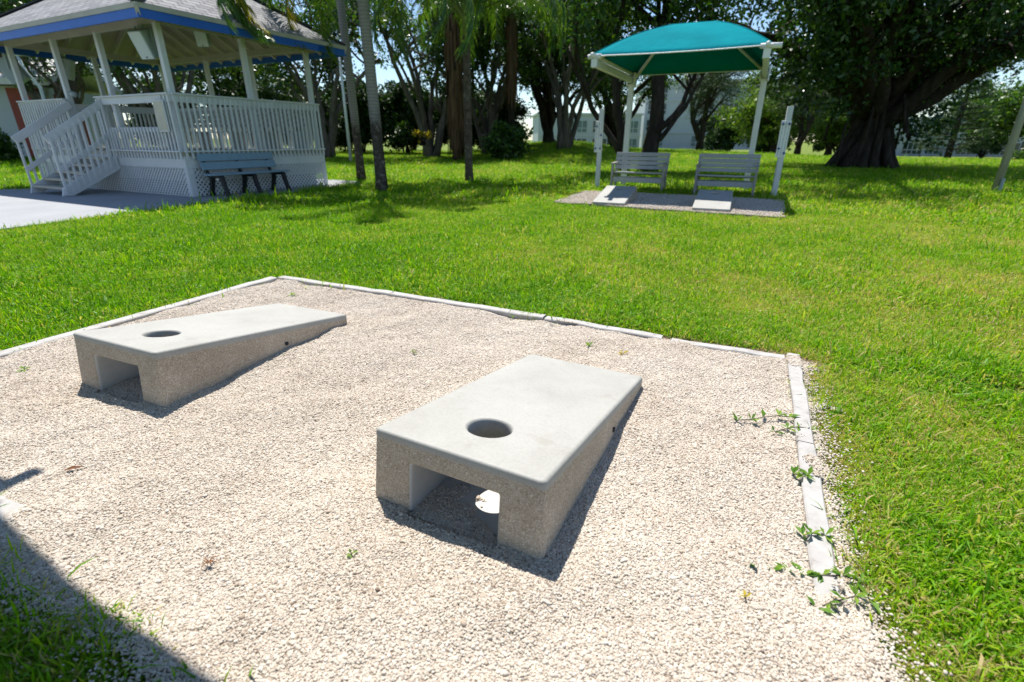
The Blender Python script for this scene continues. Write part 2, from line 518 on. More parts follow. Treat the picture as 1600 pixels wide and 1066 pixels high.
# ------------------------------------------------------------------ ground
def build_ground():
    rr = np.concatenate([[0.0], np.linspace(.6, 6, 10), np.linspace(8, 80, 50), np.array([90, 110, 140, 180, 250, 400, 700, 1200, 2500])])
    n = 128
    th = np.linspace(0, 2 * math.pi, n, endpoint=False)
    vs = [(0, 0, -.045)]
    for r_ in rr[1:]:
        x = r_ * np.cos(th); y = r_ * np.sin(th); z = ground_z(x, y) - .045
        vs += list(zip(x, y, z))
    mb = MB(); mb.v = [tuple(map(float, p)) for p in vs]
    for j in range(n): mb.f.append([0, 1 + j, 1 + (j + 1) % n])
    for i in range(len(rr) - 2):
        a = 1 + i * n; b = a + n
        for j in range(n):
            j2 = (j + 1) % n
            mb.f.append([a + j, b + j, b + j2, a + j2])
    mb.m = [0] * len(mb.f); mb.sm = [True] * len(mb.f)
    tag(mb.build("ground", M['lawn']), kind="structure")
build_ground()

def patch(name, poly, z, mat, jitter=0.0, thick=None, seed=1, sub=6):
    """flat sheet with an uneven outline"""
    rg = np.random.default_rng(seed)
    out = []
    for i, p in enumerate(poly):
        q = poly[(i + 1) % len(poly)]
        for t in range(sub):
            f = t / sub
            out.append((p[0] + (q[0] - p[0]) * f + rg.normal(0, 1) * jitter, p[1] + (q[1] - p[1]) * f + rg.normal(0, 1) * jitter))
    mb = MB()
    if thick: mb.prism(out, z - thick, z)
    else: mb.add([(x, y, z) for x, y in out], [tuple(range(len(out)))])
    return tag(mb.build(name, mat), kind="structure")

SLAB = [(-7.3, 5.0), (-6.95, 6.6), (-6.65, 7.45), (-6.4, 8.3), (-5.85, 9.25), (-5.38, 10.78), (-4.85, 12.21), (-4.2, 14.3), (-4.5, 15.2),
        (-6.2, 16.2), (-11.2, 14.2), (-11.6, 12.55), (-12.1, 12.15), (-14.5, 10.4), (-15, 5.0)]
patch("concrete_slab", SLAB, -.004, M['slab'], .01, .12)
PATHL = np.array([(-2.6, 23.2), (9.48, 15.47), (16, 11.3)])
def path_pts():
    d = PATHL[1] - PATHL[0]; d = d / np.linalg.norm(d); n = np.array([-d[1], d[0]])
    return [tuple(PATHL[0] - n * .12), tuple(PATHL[1] - n * .12), tuple(PATHL[2] - n * .12), tuple(PATHL[2] + n * .12), tuple(PATHL[1] + n * .12), tuple(PATHL[0] + n * .12)]
patch("path", path_pts(), -.01, M['path'], .02, .08, 3)
patch("walkway", [(-26, 22.6), (-18.5, 22.9), (-18.5, 23.7), (-26, 23.5)], -.01, M['slab'], .01, .08, 4)

# ------------------------------------------------------------------ far gravel pad
FARPAD = [(.80, 10.12), (2.5, 9.12), (4.28, 8.12), (4.85, 9.1), (5.55, 10.55), (3.9, 11.5), (1.75, 12.4)]
FAR_C = np.mean(FARPAD, axis=0)
def in_poly(x, y, poly):
    x = np.asarray(x); y = np.asarray(y); c = np.zeros(x.shape, bool)
    n = len(poly)
    for i in range(n):
        x1, y1 = poly[i]; x2, y2 = poly[(i + 1) % n]
        if y1 == y2: continue
        t = ((y1 > y) != (y2 > y)) & (x < (x2 - x1) * (y - y1) / (y2 - y1) + x1)
        c ^= t
    return c
patch("soil_margin", [tuple(FAR_C + (np.array(p) - FAR_C) * 1.10) for p in FARPAD], -.037, M['soil'], .05, seed=7)

# ------------------------------------------------------------------ boards' places (high end centre, heading from high to low end)
BW, BL = .61, 1.22
ZN, ZF = .262, .058
BOARDS = [(-.1793, 1.2696, 1.098), (-1.8652, 2.1369, 1.165),
          (1.7918 + 1.2 * math.cos(1.177), 9.608 + 1.2 * math.sin(1.177), 1.177 + math.pi),
          (3.4102 + 1.2 * math.cos(1.169), 8.788 + 1.2 * math.sin(1.169), 1.169 + math.pi)]
def board_local(x, y, b):
    bx, by, a = b
    u = (math.cos(a), math.sin(a)); v = (u[1], -u[0])
    dx, dy = np.asarray(x) - bx, np.asarray(y) - by
    return dx * v[0] + dy * v[1], dx * u[0] + dy * u[1]

def bed_z(x, y):
    """surface of the near gravel: raked unevenly, heaped a little against boards and edging"""
    z = -.012 + (fbm(x, y, .55) - .5) * .056 + (fbm(x + 7, y - 3, .17) - .5) * .026
    a, b = pad_ab(x, y)
    z = z + .020 * smooth(-.45, .0, a) * smooth(-1.6, -2.0, b)
    for bd in BOARDS[:2]:
        lx, ly = board_local(x, y, bd)
        d = np.hypot(np.maximum(np.abs(lx) - BW / 2, 0), np.maximum(np.maximum(-ly, ly - BL), 0))
        z = z + .010 * np.exp(-(d / .10) ** 2)
        inside = (np.abs(lx) < .17) & (ly > -.05) & (ly < 1.0)
        z = np.where(inside, z - .012 - .03 * smooth(.02, .3, ly + .35 * lx), z)
    return np.maximum(z, -.033)

def pad_edge_right(b):           # gravel spills past the edging nearer the camera
    return .045 + .06 * smooth(-1.4, -2.1, b) + .06 * (vnoise(b * 3.1, b * 0 + 2.0, .35) - .5)
def pad_edge_near(a): return -2.655 + .08 * (vnoise(a * 1.3, a * 0 + 9, .3) - .5)

def build_bed():
    na, nb = 190, 130
    A, B = np.meshgrid(np.linspace(-PAD_W - .06, .38, na), np.linspace(-2.95, .06, nb), indexing='ij')
    x = PAD[0] + V[0] * A + U[0] * B; y = PAD[1] + V[1] * A + U[1] * B
    z = bed_z(x, y)
    out = np.maximum.reduce([A - pad_edge_right(B), pad_edge_near(A) - B, -PAD_W - A, B])
    z = z - .10 * smooth(-.02, .10, out)
    vs = np.stack([x.ravel(), y.ravel(), z.ravel()], 1)
    i, j = np.meshgrid(np.arange(na - 1), np.arange(nb - 1), indexing='ij')
    q = (i * nb + j).ravel()
    fs = np.stack([q, q + nb, q + nb + 1, q + 1], 1)
    o = link_mesh("gravel_bed", np_mesh("gravel_bed", vs, fs, M['gravel_base'], True))
    tag(o, kind="structure")
    p = [pad_xy(-PAD_W - .12, .16), pad_xy(.30, .20), pad_xy(.50, -.6), pad_xy(.62, -3.1), pad_xy(-PAD_W - .12, -3.0)]
    patch("soil_margin", [tuple(q) for q in p][::-1], -.040, M['soil'], .03, seed=11, sub=14)
build_bed()
patch("far_gravel_bed", FARPAD, .008, M['gravel_base'], .03, .08, seed=2)

# ------------------------------------------------------------------ scattering (stuff only)
def source_collection(name, meshes):
    c = bpy.data.collections.new(name)
    for i, me in enumerate(meshes):
        o = bpy.data.objects.new(me.name, me); c.objects.link(o)
    return c
def scatter(name, pts, rot, scl, tint, coll, mats):
    n = len(pts)
    me = bpy.data.meshes.new(name)
    me.vertices.add(n); me.vertices.foreach_set("co", np.ascontiguousarray(pts, dtype=np.float32).ravel())
    for nm, ty, arr in (("rot", 'FLOAT_VECTOR', rot), ("scl", 'FLOAT_VECTOR', scl), ("tint", 'FLOAT', tint)):
        at = me.attributes.new(nm, ty, 'POINT')
        at.data.foreach_set('vector' if ty == 'FLOAT_VECTOR' else 'value', np.ascontiguousarray(arr, dtype=np.float32).ravel())
    for mm in mats: me.materials.append(mm)
    o = link_mesh(name, me)
    ng = bpy.data.node_groups.new(name + "_nodes", 'GeometryNodeTree')
    ng.interface.new_socket("Geometry", in_out='INPUT', socket_type='NodeSocketGeometry')
    ng.interface.new_socket("Geometry", in_out='OUTPUT', socket_type='NodeSocketGeometry')
    N = ng.nodes; L = ng.links
    gi = N.new("NodeGroupInput"); go = N.new("NodeGroupOutput")
    ip = N.new("GeometryNodeInstanceOnPoints"); ci = N.new("GeometryNodeCollectionInfo")
    ci.inputs['Collection'].default_value = coll
    ci.inputs['Separate Children'].default_value = True
    ci.inputs['Reset Children'].default_value = True
    ip.inputs['Pick Instance'].default_value = True
    ar = N.new("GeometryNodeInputNamedAttribute"); ar.data_type = 'FLOAT_VECTOR'; ar.inputs['Name'].default_value = "rot"
    asc = N.new("GeometryNodeInputNamedAttribute"); asc.data_type = 'FLOAT_VECTOR'; asc.inputs['Name'].default_value = "scl"
    L.new(gi.outputs[0], ip.inputs['Points']); L.new(ci.outputs[0], ip.inputs['Instance'])
    L.new(ar.outputs['Attribute'], ip.inputs['Rotation']); L.new(asc.outputs['Attribute'], ip.inputs['Scale'])
    L.new(ip.outputs['Instances'], go.inputs[0])
    md = o.modifiers.new("scatter", 'NODES'); md.node_group = ng
    return o

def cam_project(x, y, z):
    f = 777.27
    dx, dy, dz = x, y, z - CAM_H
    cp, sp_ = math.cos(PITCH), math.sin(PITCH)
    zz = dy * cp - dz * sp_
    yy = dy * sp_ + dz * cp
    zz = np.maximum(zz, 1e-3)
    return 800 + f * dx / zz, 533 - f * yy / zz
def seen(x, y, margin=260):
    px, py = cam_project(x, y, np.zeros_like(x))
    return (y > .2) & (px > -margin) & (px < 1600 + margin) & (py < 1066 + margin)

# ---- gravel stones
def stone_mesh(i):
    rg = np.random.default_rng(100 + i)
    bm = bmesh.new()
    bmesh.ops.create_icosphere(bm, subdivisions=2, radius=.5)
    sx = np.array([1.0, rg.uniform(.7, .95), rg.uniform(.5, .75)])
    dirs = rg.normal(size=(7, 3)); dirs /= np.linalg.norm(dirs, axis=1)[:, None]
    cut = rg.uniform(.34, .46, 7)
    for v_ in bm.verts:
        p = np.array(v_.co)
        for d, c in zip(dirs, cut):
            k = p @ d
            if k > c: p = p - d * (k - c) * .8
        v_.co = Vector(p * sx)
    me = bpy.data.meshes.new("pebble"); bm.to_mesh(me); bm.free()
    me.polygons.foreach_set("use_smooth", [True] * len(me.polygons))
    me.materials.append(M['stone'])
    return me
STONES = source_collection("pebble_shapes", [stone_mesh(i) for i in range(6)])

def scatter_near_gravel():
    rg = np.random.default_rng(21)
    n = 1050000
    A = rg.uniform(-PAD_W, .25, n); B = rg.uniform(-2.92, -.01, n)
    x = PAD[0] + V[0] * A + U[0] * B; y = PAD[1] + V[1] * A + U[1] * B
    d = np.hypot(x, y)
    over = np.maximum(A - pad_edge_right(B), pad_edge_near(A) - B)
    keep = seen(x, y, 200) & (rg.random(n) < np.clip(1.15 - .11 * d, .55, 1)) & (over < rg.exponential(.03, n))
    for bd in BOARDS[:2]:
        lx, ly = board_local(x, y, bd)
        foot = (np.abs(lx) < BW / 2 - .01) & (ly > .01) & (ly < BL - .01)
        mouth = (np.abs(lx) < .165) & (ly < .06 + .25 * (fbm(lx * 4, ly * 4, .3) - .35) - .5 * lx) & (ly > -.1)
        keep &= ~foot | mouth
    x, y = x[keep], y[keep]; n = len(x)
    s = rg.lognormal(math.log(.0062), .27, n) * (1 + .10 * np.hypot(x, y) / 4)
    z = bed_z(x, y) + s * rg.uniform(-.10, .26, n)
    a, b = pad_ab(x, y)
    on = ((np.abs(a - .012) < .036) & (b > -1.75)) | ((np.abs(b) < .036) & (a < -.8))
    z = np.where(on, .004 + s * .25, z)
    for bd in BOARDS[:2]:
        lx, ly = board_local(x, y, bd)
        z = np.where((np.abs(lx) < .165) & (ly > .0) & (ly < .92), np.maximum(z, -.014 + s * .3), z)
    k2 = ~on | (fbm(x + 3, y + 11, .20) + rg.normal(0, .03, n) > .70)
    x, y, z, s = x[k2], y[k2], z[k2], s[k2]; n = len(x)
    tint = np.clip(rg.beta(2.2, 1.8, n) + (fbm(x, y, .35) - .5) * .35, 0, 1)
    rot = rg.uniform(0, 6.283, (n, 3)); rot[:, :2] = rg.normal(0, .32, (n, 2))
    scl = s[:, None] * rg.uniform(.85, 1.2, (n, 3))
    tag(scatter("gravel", np.stack([x, y, z], 1), rot, scl, tint, STONES, [M['stone']]), kind="stuff",
        label="pale beige pea gravel filling the framed pad", cat="gravel")
    print("near stones", n)
scatter_near_gravel()
def scatter_far_gravel():
    rg = np.random.default_rng(22)
    n = 60000
    x = rg.uniform(.6, 5.6, n); y = rg.uniform(8, 12.5, n)
    k = in_poly(x, y, FARPAD); x, y = x[k], y[k]; n = len(x)
    s = rg.lognormal(math.log(.016), .25, n)
    z = .008 + s * rg.uniform(0, .4, n)
    rot = rg.uniform(0, 6.283, (n, 3)); rot[:, :2] = rg.normal(0, .4, (n, 2))
    tag(scatter("gravel", np.stack([x, y, z], 1), rot, s[:, None] * np.ones((1, 3)), np.clip(rg.beta(2.2, 1.6, n), 0, 1), STONES, [M['stone']]),
        kind="stuff", label="pale gravel of the far pad in front of the grey benches", cat="gravel")
scatter_far_gravel()

# ---- grass
def grass_tuft(i, blades, h, w, spread, lean):
    rg = np.random.default_rng(300 + i)
    vs, fs = [], []
    for _ in range(blades):
        r_ = spread * math.sqrt(rg.random()); a = rg.uniform(0, 6.283)
        bx, by = r_ * math.cos(a), r_ * math.sin(a)
        az = rg.uniform(0, 6.283); hh = h * rg.lognormal(0, .35); ww = w * rg.uniform(.65, 1.25)
        ln = np.clip(rg.normal(lean, .45), .05, 1.45)
        dx, dy = math.cos(az), math.sin(az); px_, py_ = -dy, dx
        k = len(vs)
        prev = np.array([bx, by, -.004]); el = math.pi / 2 - ln * .45
        segs = 3
        tw = rg.normal(0, .5)
        for s in range(segs + 1):
            t = s / segs
            wd = ww * (1 - .15 * t) if s < segs else 0
            cw, sw_ = math.cos(tw), math.sin(tw)
            ox, oy, oz = px_ * cw, py_ * cw, sw_ * .6
            if s < segs:
                vs.append((prev[0] + ox * wd / 2, prev[1] + oy * wd / 2, prev[2] + oz * wd / 2))
                vs.append((prev[0] - ox * wd / 2, prev[1] - oy * wd / 2, prev[2] - oz * wd / 2))
            else: vs.append(tuple(prev))
            step = hh / segs
            prev = prev + np.array([dx * math.cos(el), dy * math.cos(el), math.sin(el)]) * step
            el -= ln * .55
        for s in range(segs - 1):
            fs.append((k + 2 * s, k + 2 * s + 1, k + 2 * s + 3, k + 2 * s + 2))
        fs.append((k + 2 * segs - 2, k + 2 * segs - 1, k + 2 * segs))
    me = bpy.data.meshes.new("grass_tuft")
    me.from_pydata(vs, [], fs); me.materials.append(M['grass']); me.update()
    return me
TUFT_NEAR = source_collection("near_tufts", [grass_tuft(i, 28, .035, .0046, .068, .85) for i in range(10)])
TUFT_MID = source_collection("mid_tufts", [grass_tuft(20 + i, 38, .039, .0060, .13, .75) for i in range(8)])
TUFT_FAR = source_collection("far_tufts", [grass_tuft(40 + i, 40, .048, .0120, .25, .7) for i in range(6)])

TREE_FEET = [(-3.1, 12.29, .55), (-4.61, 15.9, .5), (-1.28, 15.34, .55)]
def lawn_mask(x, y, rg):
    a, b = pad_ab(x, y)
    nz_ = fbm(x, y, .22) - .5
    ex = np.maximum.reduce([a - np.maximum(pad_edge_right(b), .055), b - .05, -PAD_W - a - .06, pad_edge_near(a) - b])
    m = ex > -.015 + .10 * np.clip(nz_ + .08, -.25, .5) + .10 * (rg.random(len(x)) ** 3) * (b > -.1)
    m &= (b < -.05) | (b > .03 + .20 * smooth(.40, .70, vnoise(a * 1.0, a * 0 + 4.0, .55)) * (.6 + .5 * rg.random(len(x))))
    m &= ~in_poly(x, y, SLAB)
    fp = [tuple(FAR_C + (np.array(p) - FAR_C) * 1.06) for p in FARPAD]
    m &= ~in_poly(x, y, fp)
    for tx, ty, r_ in TREE_FEET:
        m &= np.hypot(x - tx, y - ty) > r_ * (.4 + .9 * rg.random(len(x)))
    d = PATHL[1] - PATHL[0]; d = d / np.linalg.norm(d)
    off = (x - PATHL[0][0]) * -d[1] + (y - PATHL[0][1]) * d[0]
    m &= (np.abs(off) > .14)
    return m
def dryness(x, y):
    az = np.degrees(np.arctan2(x, np.maximum(y, .01))); dist = np.hypot(x, y)
    base = .33 + .16 * smooth(-5, 32, az) * (1 - smooth(9, 16, dist)) + .07 * smooth(-30, 0, az) + .05 * smooth(14, 30, az) * (1 - smooth(4, 8, dist)) * smooth(.35, .65, fbm(x + 5, y + 9, .7)) * 2
    a, b = pad_ab(x, y)
    e = np.maximum.reduce([a - .1, b, -PAD_W - a])
    return base + (fbm(x, y, 1.3) - .5) * .40 + (fbm(x + 31, y, .3) - .5) * .46 + .22 * np.exp(-(np.maximum(e, 0) / .11) ** 2)
def scatter_grass():
    rg = np.random.default_rng(31)
    for nm, n, dmin, dmax, coll, sc in (("near", 80000, 0, 4.2, TUFT_NEAR, 1.0), ("mid", 70000, 3.9, 10.5, TUFT_MID, 1.0), ("far", 110000, 10, 46, TUFT_FAR, 1.0)):
        az = R(1) * rg.uniform(-70, 58, n)
        d = np.sqrt(rg.uniform(dmin ** 2, dmax ** 2, n)) if nm != "far" else dmin * (dmax / dmin) ** (rg.random(n) ** .8)
        x = d * np.sin(az); y = d * np.cos(az)
        k = seen(x, y) & lawn_mask(x, y, rg)
        if nm == "near":                       # shaded corner behind the pad too
            pass
        x, y = x[k], y[k]; n = len(x)
        t = np.clip(dryness(x, y) + rg.normal(0, .10, n), 0, 1)
        s = sc * rg.lognormal(0, .22, n) * (1 + .35 * (fbm(x, y, .8) - .5) * 2) * (1 - .35 * smooth(.4, .8, t))
        if nm == "far": s = s * (1 + .012 * np.hypot(x, y))
        rot = np.stack([rg.normal(0, .10, n), rg.normal(0, .10, n), rg.uniform(0, 6.283, n)], 1)
        z = ground_z(x, y) - .040
        scl = np.stack([s, s, s * rg.uniform(.7, 1.15, n)], 1)
        tag(scatter("grass", np.stack([x, y, z], 1), rot, scl, t, coll, [M['grass']]), kind="stuff",
            label={"near": "lawn grass close beside the near gravel pad", "mid": "sunlit lawn between the two gravel pads", "far": "lawn stretching back under the trees"}[nm], cat="grass")
        print("grass", nm, n)
scatter_grass()

# ------------------------------------------------------------------ cornhole boards
def board_body_mesh():
    """cast concrete base in one skin: outer walls with a little batter, arched mouth at the high end, hollow inside"""
    mb = MB()
    top = lambda y: ZN - .018 + (ZF - ZN) * y / BL
    zb = -.10
    def out(sx, y, z):                              # outer skin, wider towards the ground
        k = (top(y) - z) / .30
        return (sx * (BW / 2 + .0012 + .014 * k), (y - .0008 - .034 * k if y < .5 else y + .001 + .015 * k), z)
    mi, mt = .162, .170
    def mouth(sx, y, z):
        k = (top(0) - z) / .30
        return (sx * mi, y - .0008 - .034 * k if y < .03 else y, z)
    F = [out(-1, 0, zb), mouth(-1, 0, zb), mouth(-1, 0, mt), mouth(1, 0, mt), mouth(1, 0, zb), out(1, 0, zb), out(1, 0, top(0)), out(-1, 0, top(0))]
    mb.add([F[0], F[1], F[2], F[7]], [(0, 1, 2, 3)]); mb.add([F[2], F[3], F[6], F[7]], [(0, 1, 2, 3)]); mb.add([F[3], F[4], F[5], F[6]], [(0, 1, 2, 3)])
    B = [out(1, BL, zb), out(-1, BL, zb), out(-1, BL, top(BL)), out(1, BL, top(BL))]
    mb.add(B, [(0, 1, 2, 3)])
    mb.add([F[5], B[0], B[3], F[6]], [(0, 1, 2, 3)]); mb.add([B[1], F[0], F[7], B[2]], [(0, 1, 2, 3)])
    yb, yl = .92, .07
    for sx in (-1, 1):                              # inner walls
        a, b = mouth(sx, 0, zb), mouth(sx, 0, mt)
        c, d, e, f, g = (sx * mi, yl, mt), (sx * mi, yl, top(yl)), (sx * mi, yb, top(yb)), (sx * mi, yb, zb), (sx * mi, yl, zb)
        q = [a, g, c, b]; q2 = [g, f, e, d, c]
        if sx > 0: q = q[::-1]; q2 = q2[::-1]
        mb.add(q, [(0, 1, 2, 3)], 1); mb.add(q2, [(0, 1, 2, 3, 4)], 1)
    mb.add([(-mi, yb, zb), (mi, yb, zb), (mi, yb, top(yb)), (-mi, yb, top(yb))], [(0, 1, 2, 3)])
    mb.add([mouth(-1, 0, mt), (-mi, yl, mt), (mi, yl, mt), mouth(1, 0, mt)], [(0, 1, 2, 3)])
    mb.add([(-mi, yl, mt), (-mi, yl, top(yl)), (mi, yl, top(yl)), (mi, yl, mt)], [(0, 1, 2, 3)])
    # upper rim under the playing surface
    mb.add([F[7], F[6], (mi, yl, top(yl)), (-mi, yl, top(yl))], [(0, 1, 2, 3)])
    mb.add([F[6], B[3], (mi, yb, top(yb)), (mi, yl, top(yl))], [(0, 1, 2, 3)])
    mb.add([B[2], F[7], (-mi, yl, top(yl)), (-mi, yb, top(yb))], [(0, 1, 2, 3)])
    mb.add([B[3], B[2], (-mi, yb, top(yb)), (mi, yb, top(yb))], [(0, 1, 2, 3)])
    return mb
def welded(mb, name, mat):
    me = mb.mesh(name, mat)
    bm = bmesh.new(); bm.from_mesh(me)
    bmesh.ops.remove_doubles(bm, verts=bm.verts, dist=.0004)
    bmesh.ops.recalc_face_normals(bm, faces=bm.faces)
    bm.to_mesh(me); bm.free()
    return me
def board_deck_mesh(n=56):
    mb = MB()
    zt = lambda y: ZN + (ZF - ZN) * y / BL
    th = .034
    w = BW / 2 + .003
    cy, r0, r1 = .229, .076, .086
    rc = .018
    hy = BL / 2 + .002; my = BL / 2
    angs = [2 * math.pi * k / n for k in range(n)]
    for sx in (-1, 1):
        for sy in (-1, 1):
            for e in range(7):                      # extra rays into each rounded corner
                q = math.pi / 2 * e / 6
                angs.append(math.atan2(my + sy * (hy - rc + rc * math.sin(q)) - cy, sx * (w - rc + rc * math.cos(q))) % (2 * math.pi))
    angs = sorted(set(round(a, 5) for a in angs)); n = len(angs)
    def edge_at(a, d):
        """where a ray from the hole's centre meets the rounded outline drawn in by d"""
        W_, H_, r_ = w - d, hy - d, max(rc - d, .002)
        dx, dy = math.cos(a), math.sin(a)
        ts = []
        if abs(dx) > 1e-9: ts.append(W_ / abs(dx))
        if abs(dy) > 1e-9: ts.append(((my + H_ - cy) if dy > 0 else (my - H_ - cy)) / dy)
        t = min(ts); px_, py_ = dx * t, cy + dy * t
        if abs(px_) > W_ - r_ and abs(py_ - my) > H_ - r_:
            cx0, cy0 = math.copysign(W_ - r_, px_), my + math.copysign(H_ - r_, py_ - my)
            ox, oy = -cx0, cy - cy0
            bq = ox * dx + oy * dy; cq = ox * ox + oy * oy - r_ * r_
            disc = bq * bq - cq
            if disc > 0:
                t = -bq + math.sqrt(disc); px_, py_ = dx * t, cy + dy * t
        return px_, py_
    lip = .013
    rings = []
    for d, dz in ((0.0, -th), (0.0, -lip), (lip * .12, -lip * .55), (lip * .45, -lip * .15), (lip, 0.0)):
        rings.append([(*edge_at(a, d), zt(edge_at(a, d)[1]) + dz) for a in angs])
    for rad, dz in ((r1, 0), (r1 - .004, -.0015), (r0, -.010), (r0 - .001, -.082), (r0 + .028, -.082), (r0 + .028, -th)):
        rings.append([(rad * math.cos(a), cy + rad * math.sin(a), zt(cy + rad * math.sin(a)) + dz) for a in angs])
    vs = [p for r_ in rings for p in r_]
    fs, nf = [], len(rings)
    for i in range(nf - 1):
        for k in range(n):
            k2 = (k + 1) % n
            fs.append((i * n + k, i * n + k2, (i + 1) * n + k2, (i + 1) * n + k))
    mb.add(vs, fs)
    for i in range(nf - 1):
        if i != 4:
            for k in range(n): mb.sm[i * n + k] = True
    for k in range(n):                              # underside
        k2 = (k + 1) % n
        mb.add([rings[0][k], rings[-1][k], rings[-1][k2], rings[0][k2]], [(0, 1, 2, 3)])
    return mb
def place_boards():
    labels = ["grey concrete cornhole board nearest the camera, right one on the near gravel pad",
              "grey concrete cornhole board on the left of the near gravel pad",
              "small concrete cornhole board on the far pad in dappled sun, by the left grey bench",
              "small concrete cornhole board fully in the canopy's shade, by the right grey bench"]
    body = welded(board_body_mesh(), "board_base", [M['aggregate'], M['board_inner']])
    deck = board_deck_mesh().mesh("playing_surface", M['concrete_top'])
    fl = MB(); fl.box(-.166, .166, .02, .93, -.07, -.014)
    floor = fl.mesh("inner_floor", M['board_inner'])
    socket = {sx: MB().tube([(sx * (BW / 2 - .012), .70, .045), (sx * (BW / 2 + .0115), .70, .043)], .011, 10).mesh("bolt_socket", M['black']) for sx in (-1, 1)}
    for (x, y, a), lb in zip(BOARDS, labels):
        e = empty("cornhole_board", (x, y, 0), a - math.pi / 2, lb, "cornhole board", "concrete cornhole boards")
        for nm, me, bv in (("board_base", body, .016), ("playing_surface", deck, 0), ("inner_floor", floor, 0), ("bolt_socket", socket[1], 0), ("bolt_socket", socket[-1], 0)):
            o = link_mesh(nm, me, e)
            if bv:
                b = o.modifiers.new("bevel", 'BEVEL'); b.width = bv; b.segments = 4; b.limit_method = 'ANGLE'; b.angle_limit = R(50)
place_boards()

# ------------------------------------------------------------------ timber edging of the near pad
def edging(name, a0, b0, a1, b1, w, z0, z1, label, seed):
    rg = np.random.default_rng(seed)
    p, q = np.array([a0, b0]), np.array([a1, b1])
    n = max(6, int(np.linalg.norm(q - p) / .12))
    d = (q - p) / np.linalg.norm(q - p); s = np.array([d[1], -d[0]])
    vs, fs = [], []
    for i in range(n + 1):
        t = i / n
        c = p + (q - p) * t + s * rg.normal(0, .0022)
        zt = z0 + (z1 - z0) * t + rg.normal(0, .0014)
        ww = w * (1 + rg.normal(0, .03))
        zt -= .022 + .0012 * math.sin(i * 1.7 + seed)
        for o_, zz in ((-.5, -.06), (-.5, zt - .006), (-.42, zt), (.42, zt), (.5, zt - .006), (.5, -.06)):
            xy = pad_xy(*(c + s * ww * o_))
            vs.append((xy[0], xy[1], zz))
    for i in range(n):
        for j in range(5):
            fs.append((i * 6 + j, i * 6 + j + 1, (i + 1) * 6 + j + 1, (i + 1) * 6 + j))
    fs += [tuple(range(5, -1, -1)), tuple(n * 6 + j for j in range(6))]
    mb = MB(); mb.add(vs, fs)
    o = mb.build(name, M['edging'])
    return tag(o, label, "edging", "white timber edging boards")
edging("timber_edging", -PAD_W + .02, .0, -3.02, .005, .07, .030, .032, "white timber edging along the pad's far side, leftmost piece starting at the far left corner", 1)
edging("timber_edging", -3.012, .004, -1.52, .012, .07, .033, .029, "long white timber edging in the middle of the pad's far side", 2)
edging("timber_edging", -1.505, .010, -.72, .016, .07, .028, .010, "white timber edging on the far side whose right end sinks into gravel", 3)
edging("timber_edging", -.66, -.01, -.03, -.02, .065, .008, .018, "short half buried white edging ending at the far right corner", 4)
edging("timber_edging", .015, .02, .010, -.98, .066, .028, .026, "white timber edging on the pad's right side, farther piece from the corner", 5)
edging("timber_edging", .012, -.99, .012, -1.86, .066, .027, .006, "white timber edging on the right side, nearer piece sinking into gravel by weeds", 6)
edging("timber_edging", -PAD_W, -.06, -PAD_W - .02, -2.6, .085, .038, .036, "white timber edging along the pad's left side beside the lush grass", 7)
edging("timber_edging", -PAD_W + .05, -2.58, -2.36, -2.555, .09, .036, .020, "white timber edging in shadow at the left border of the photo", 8)

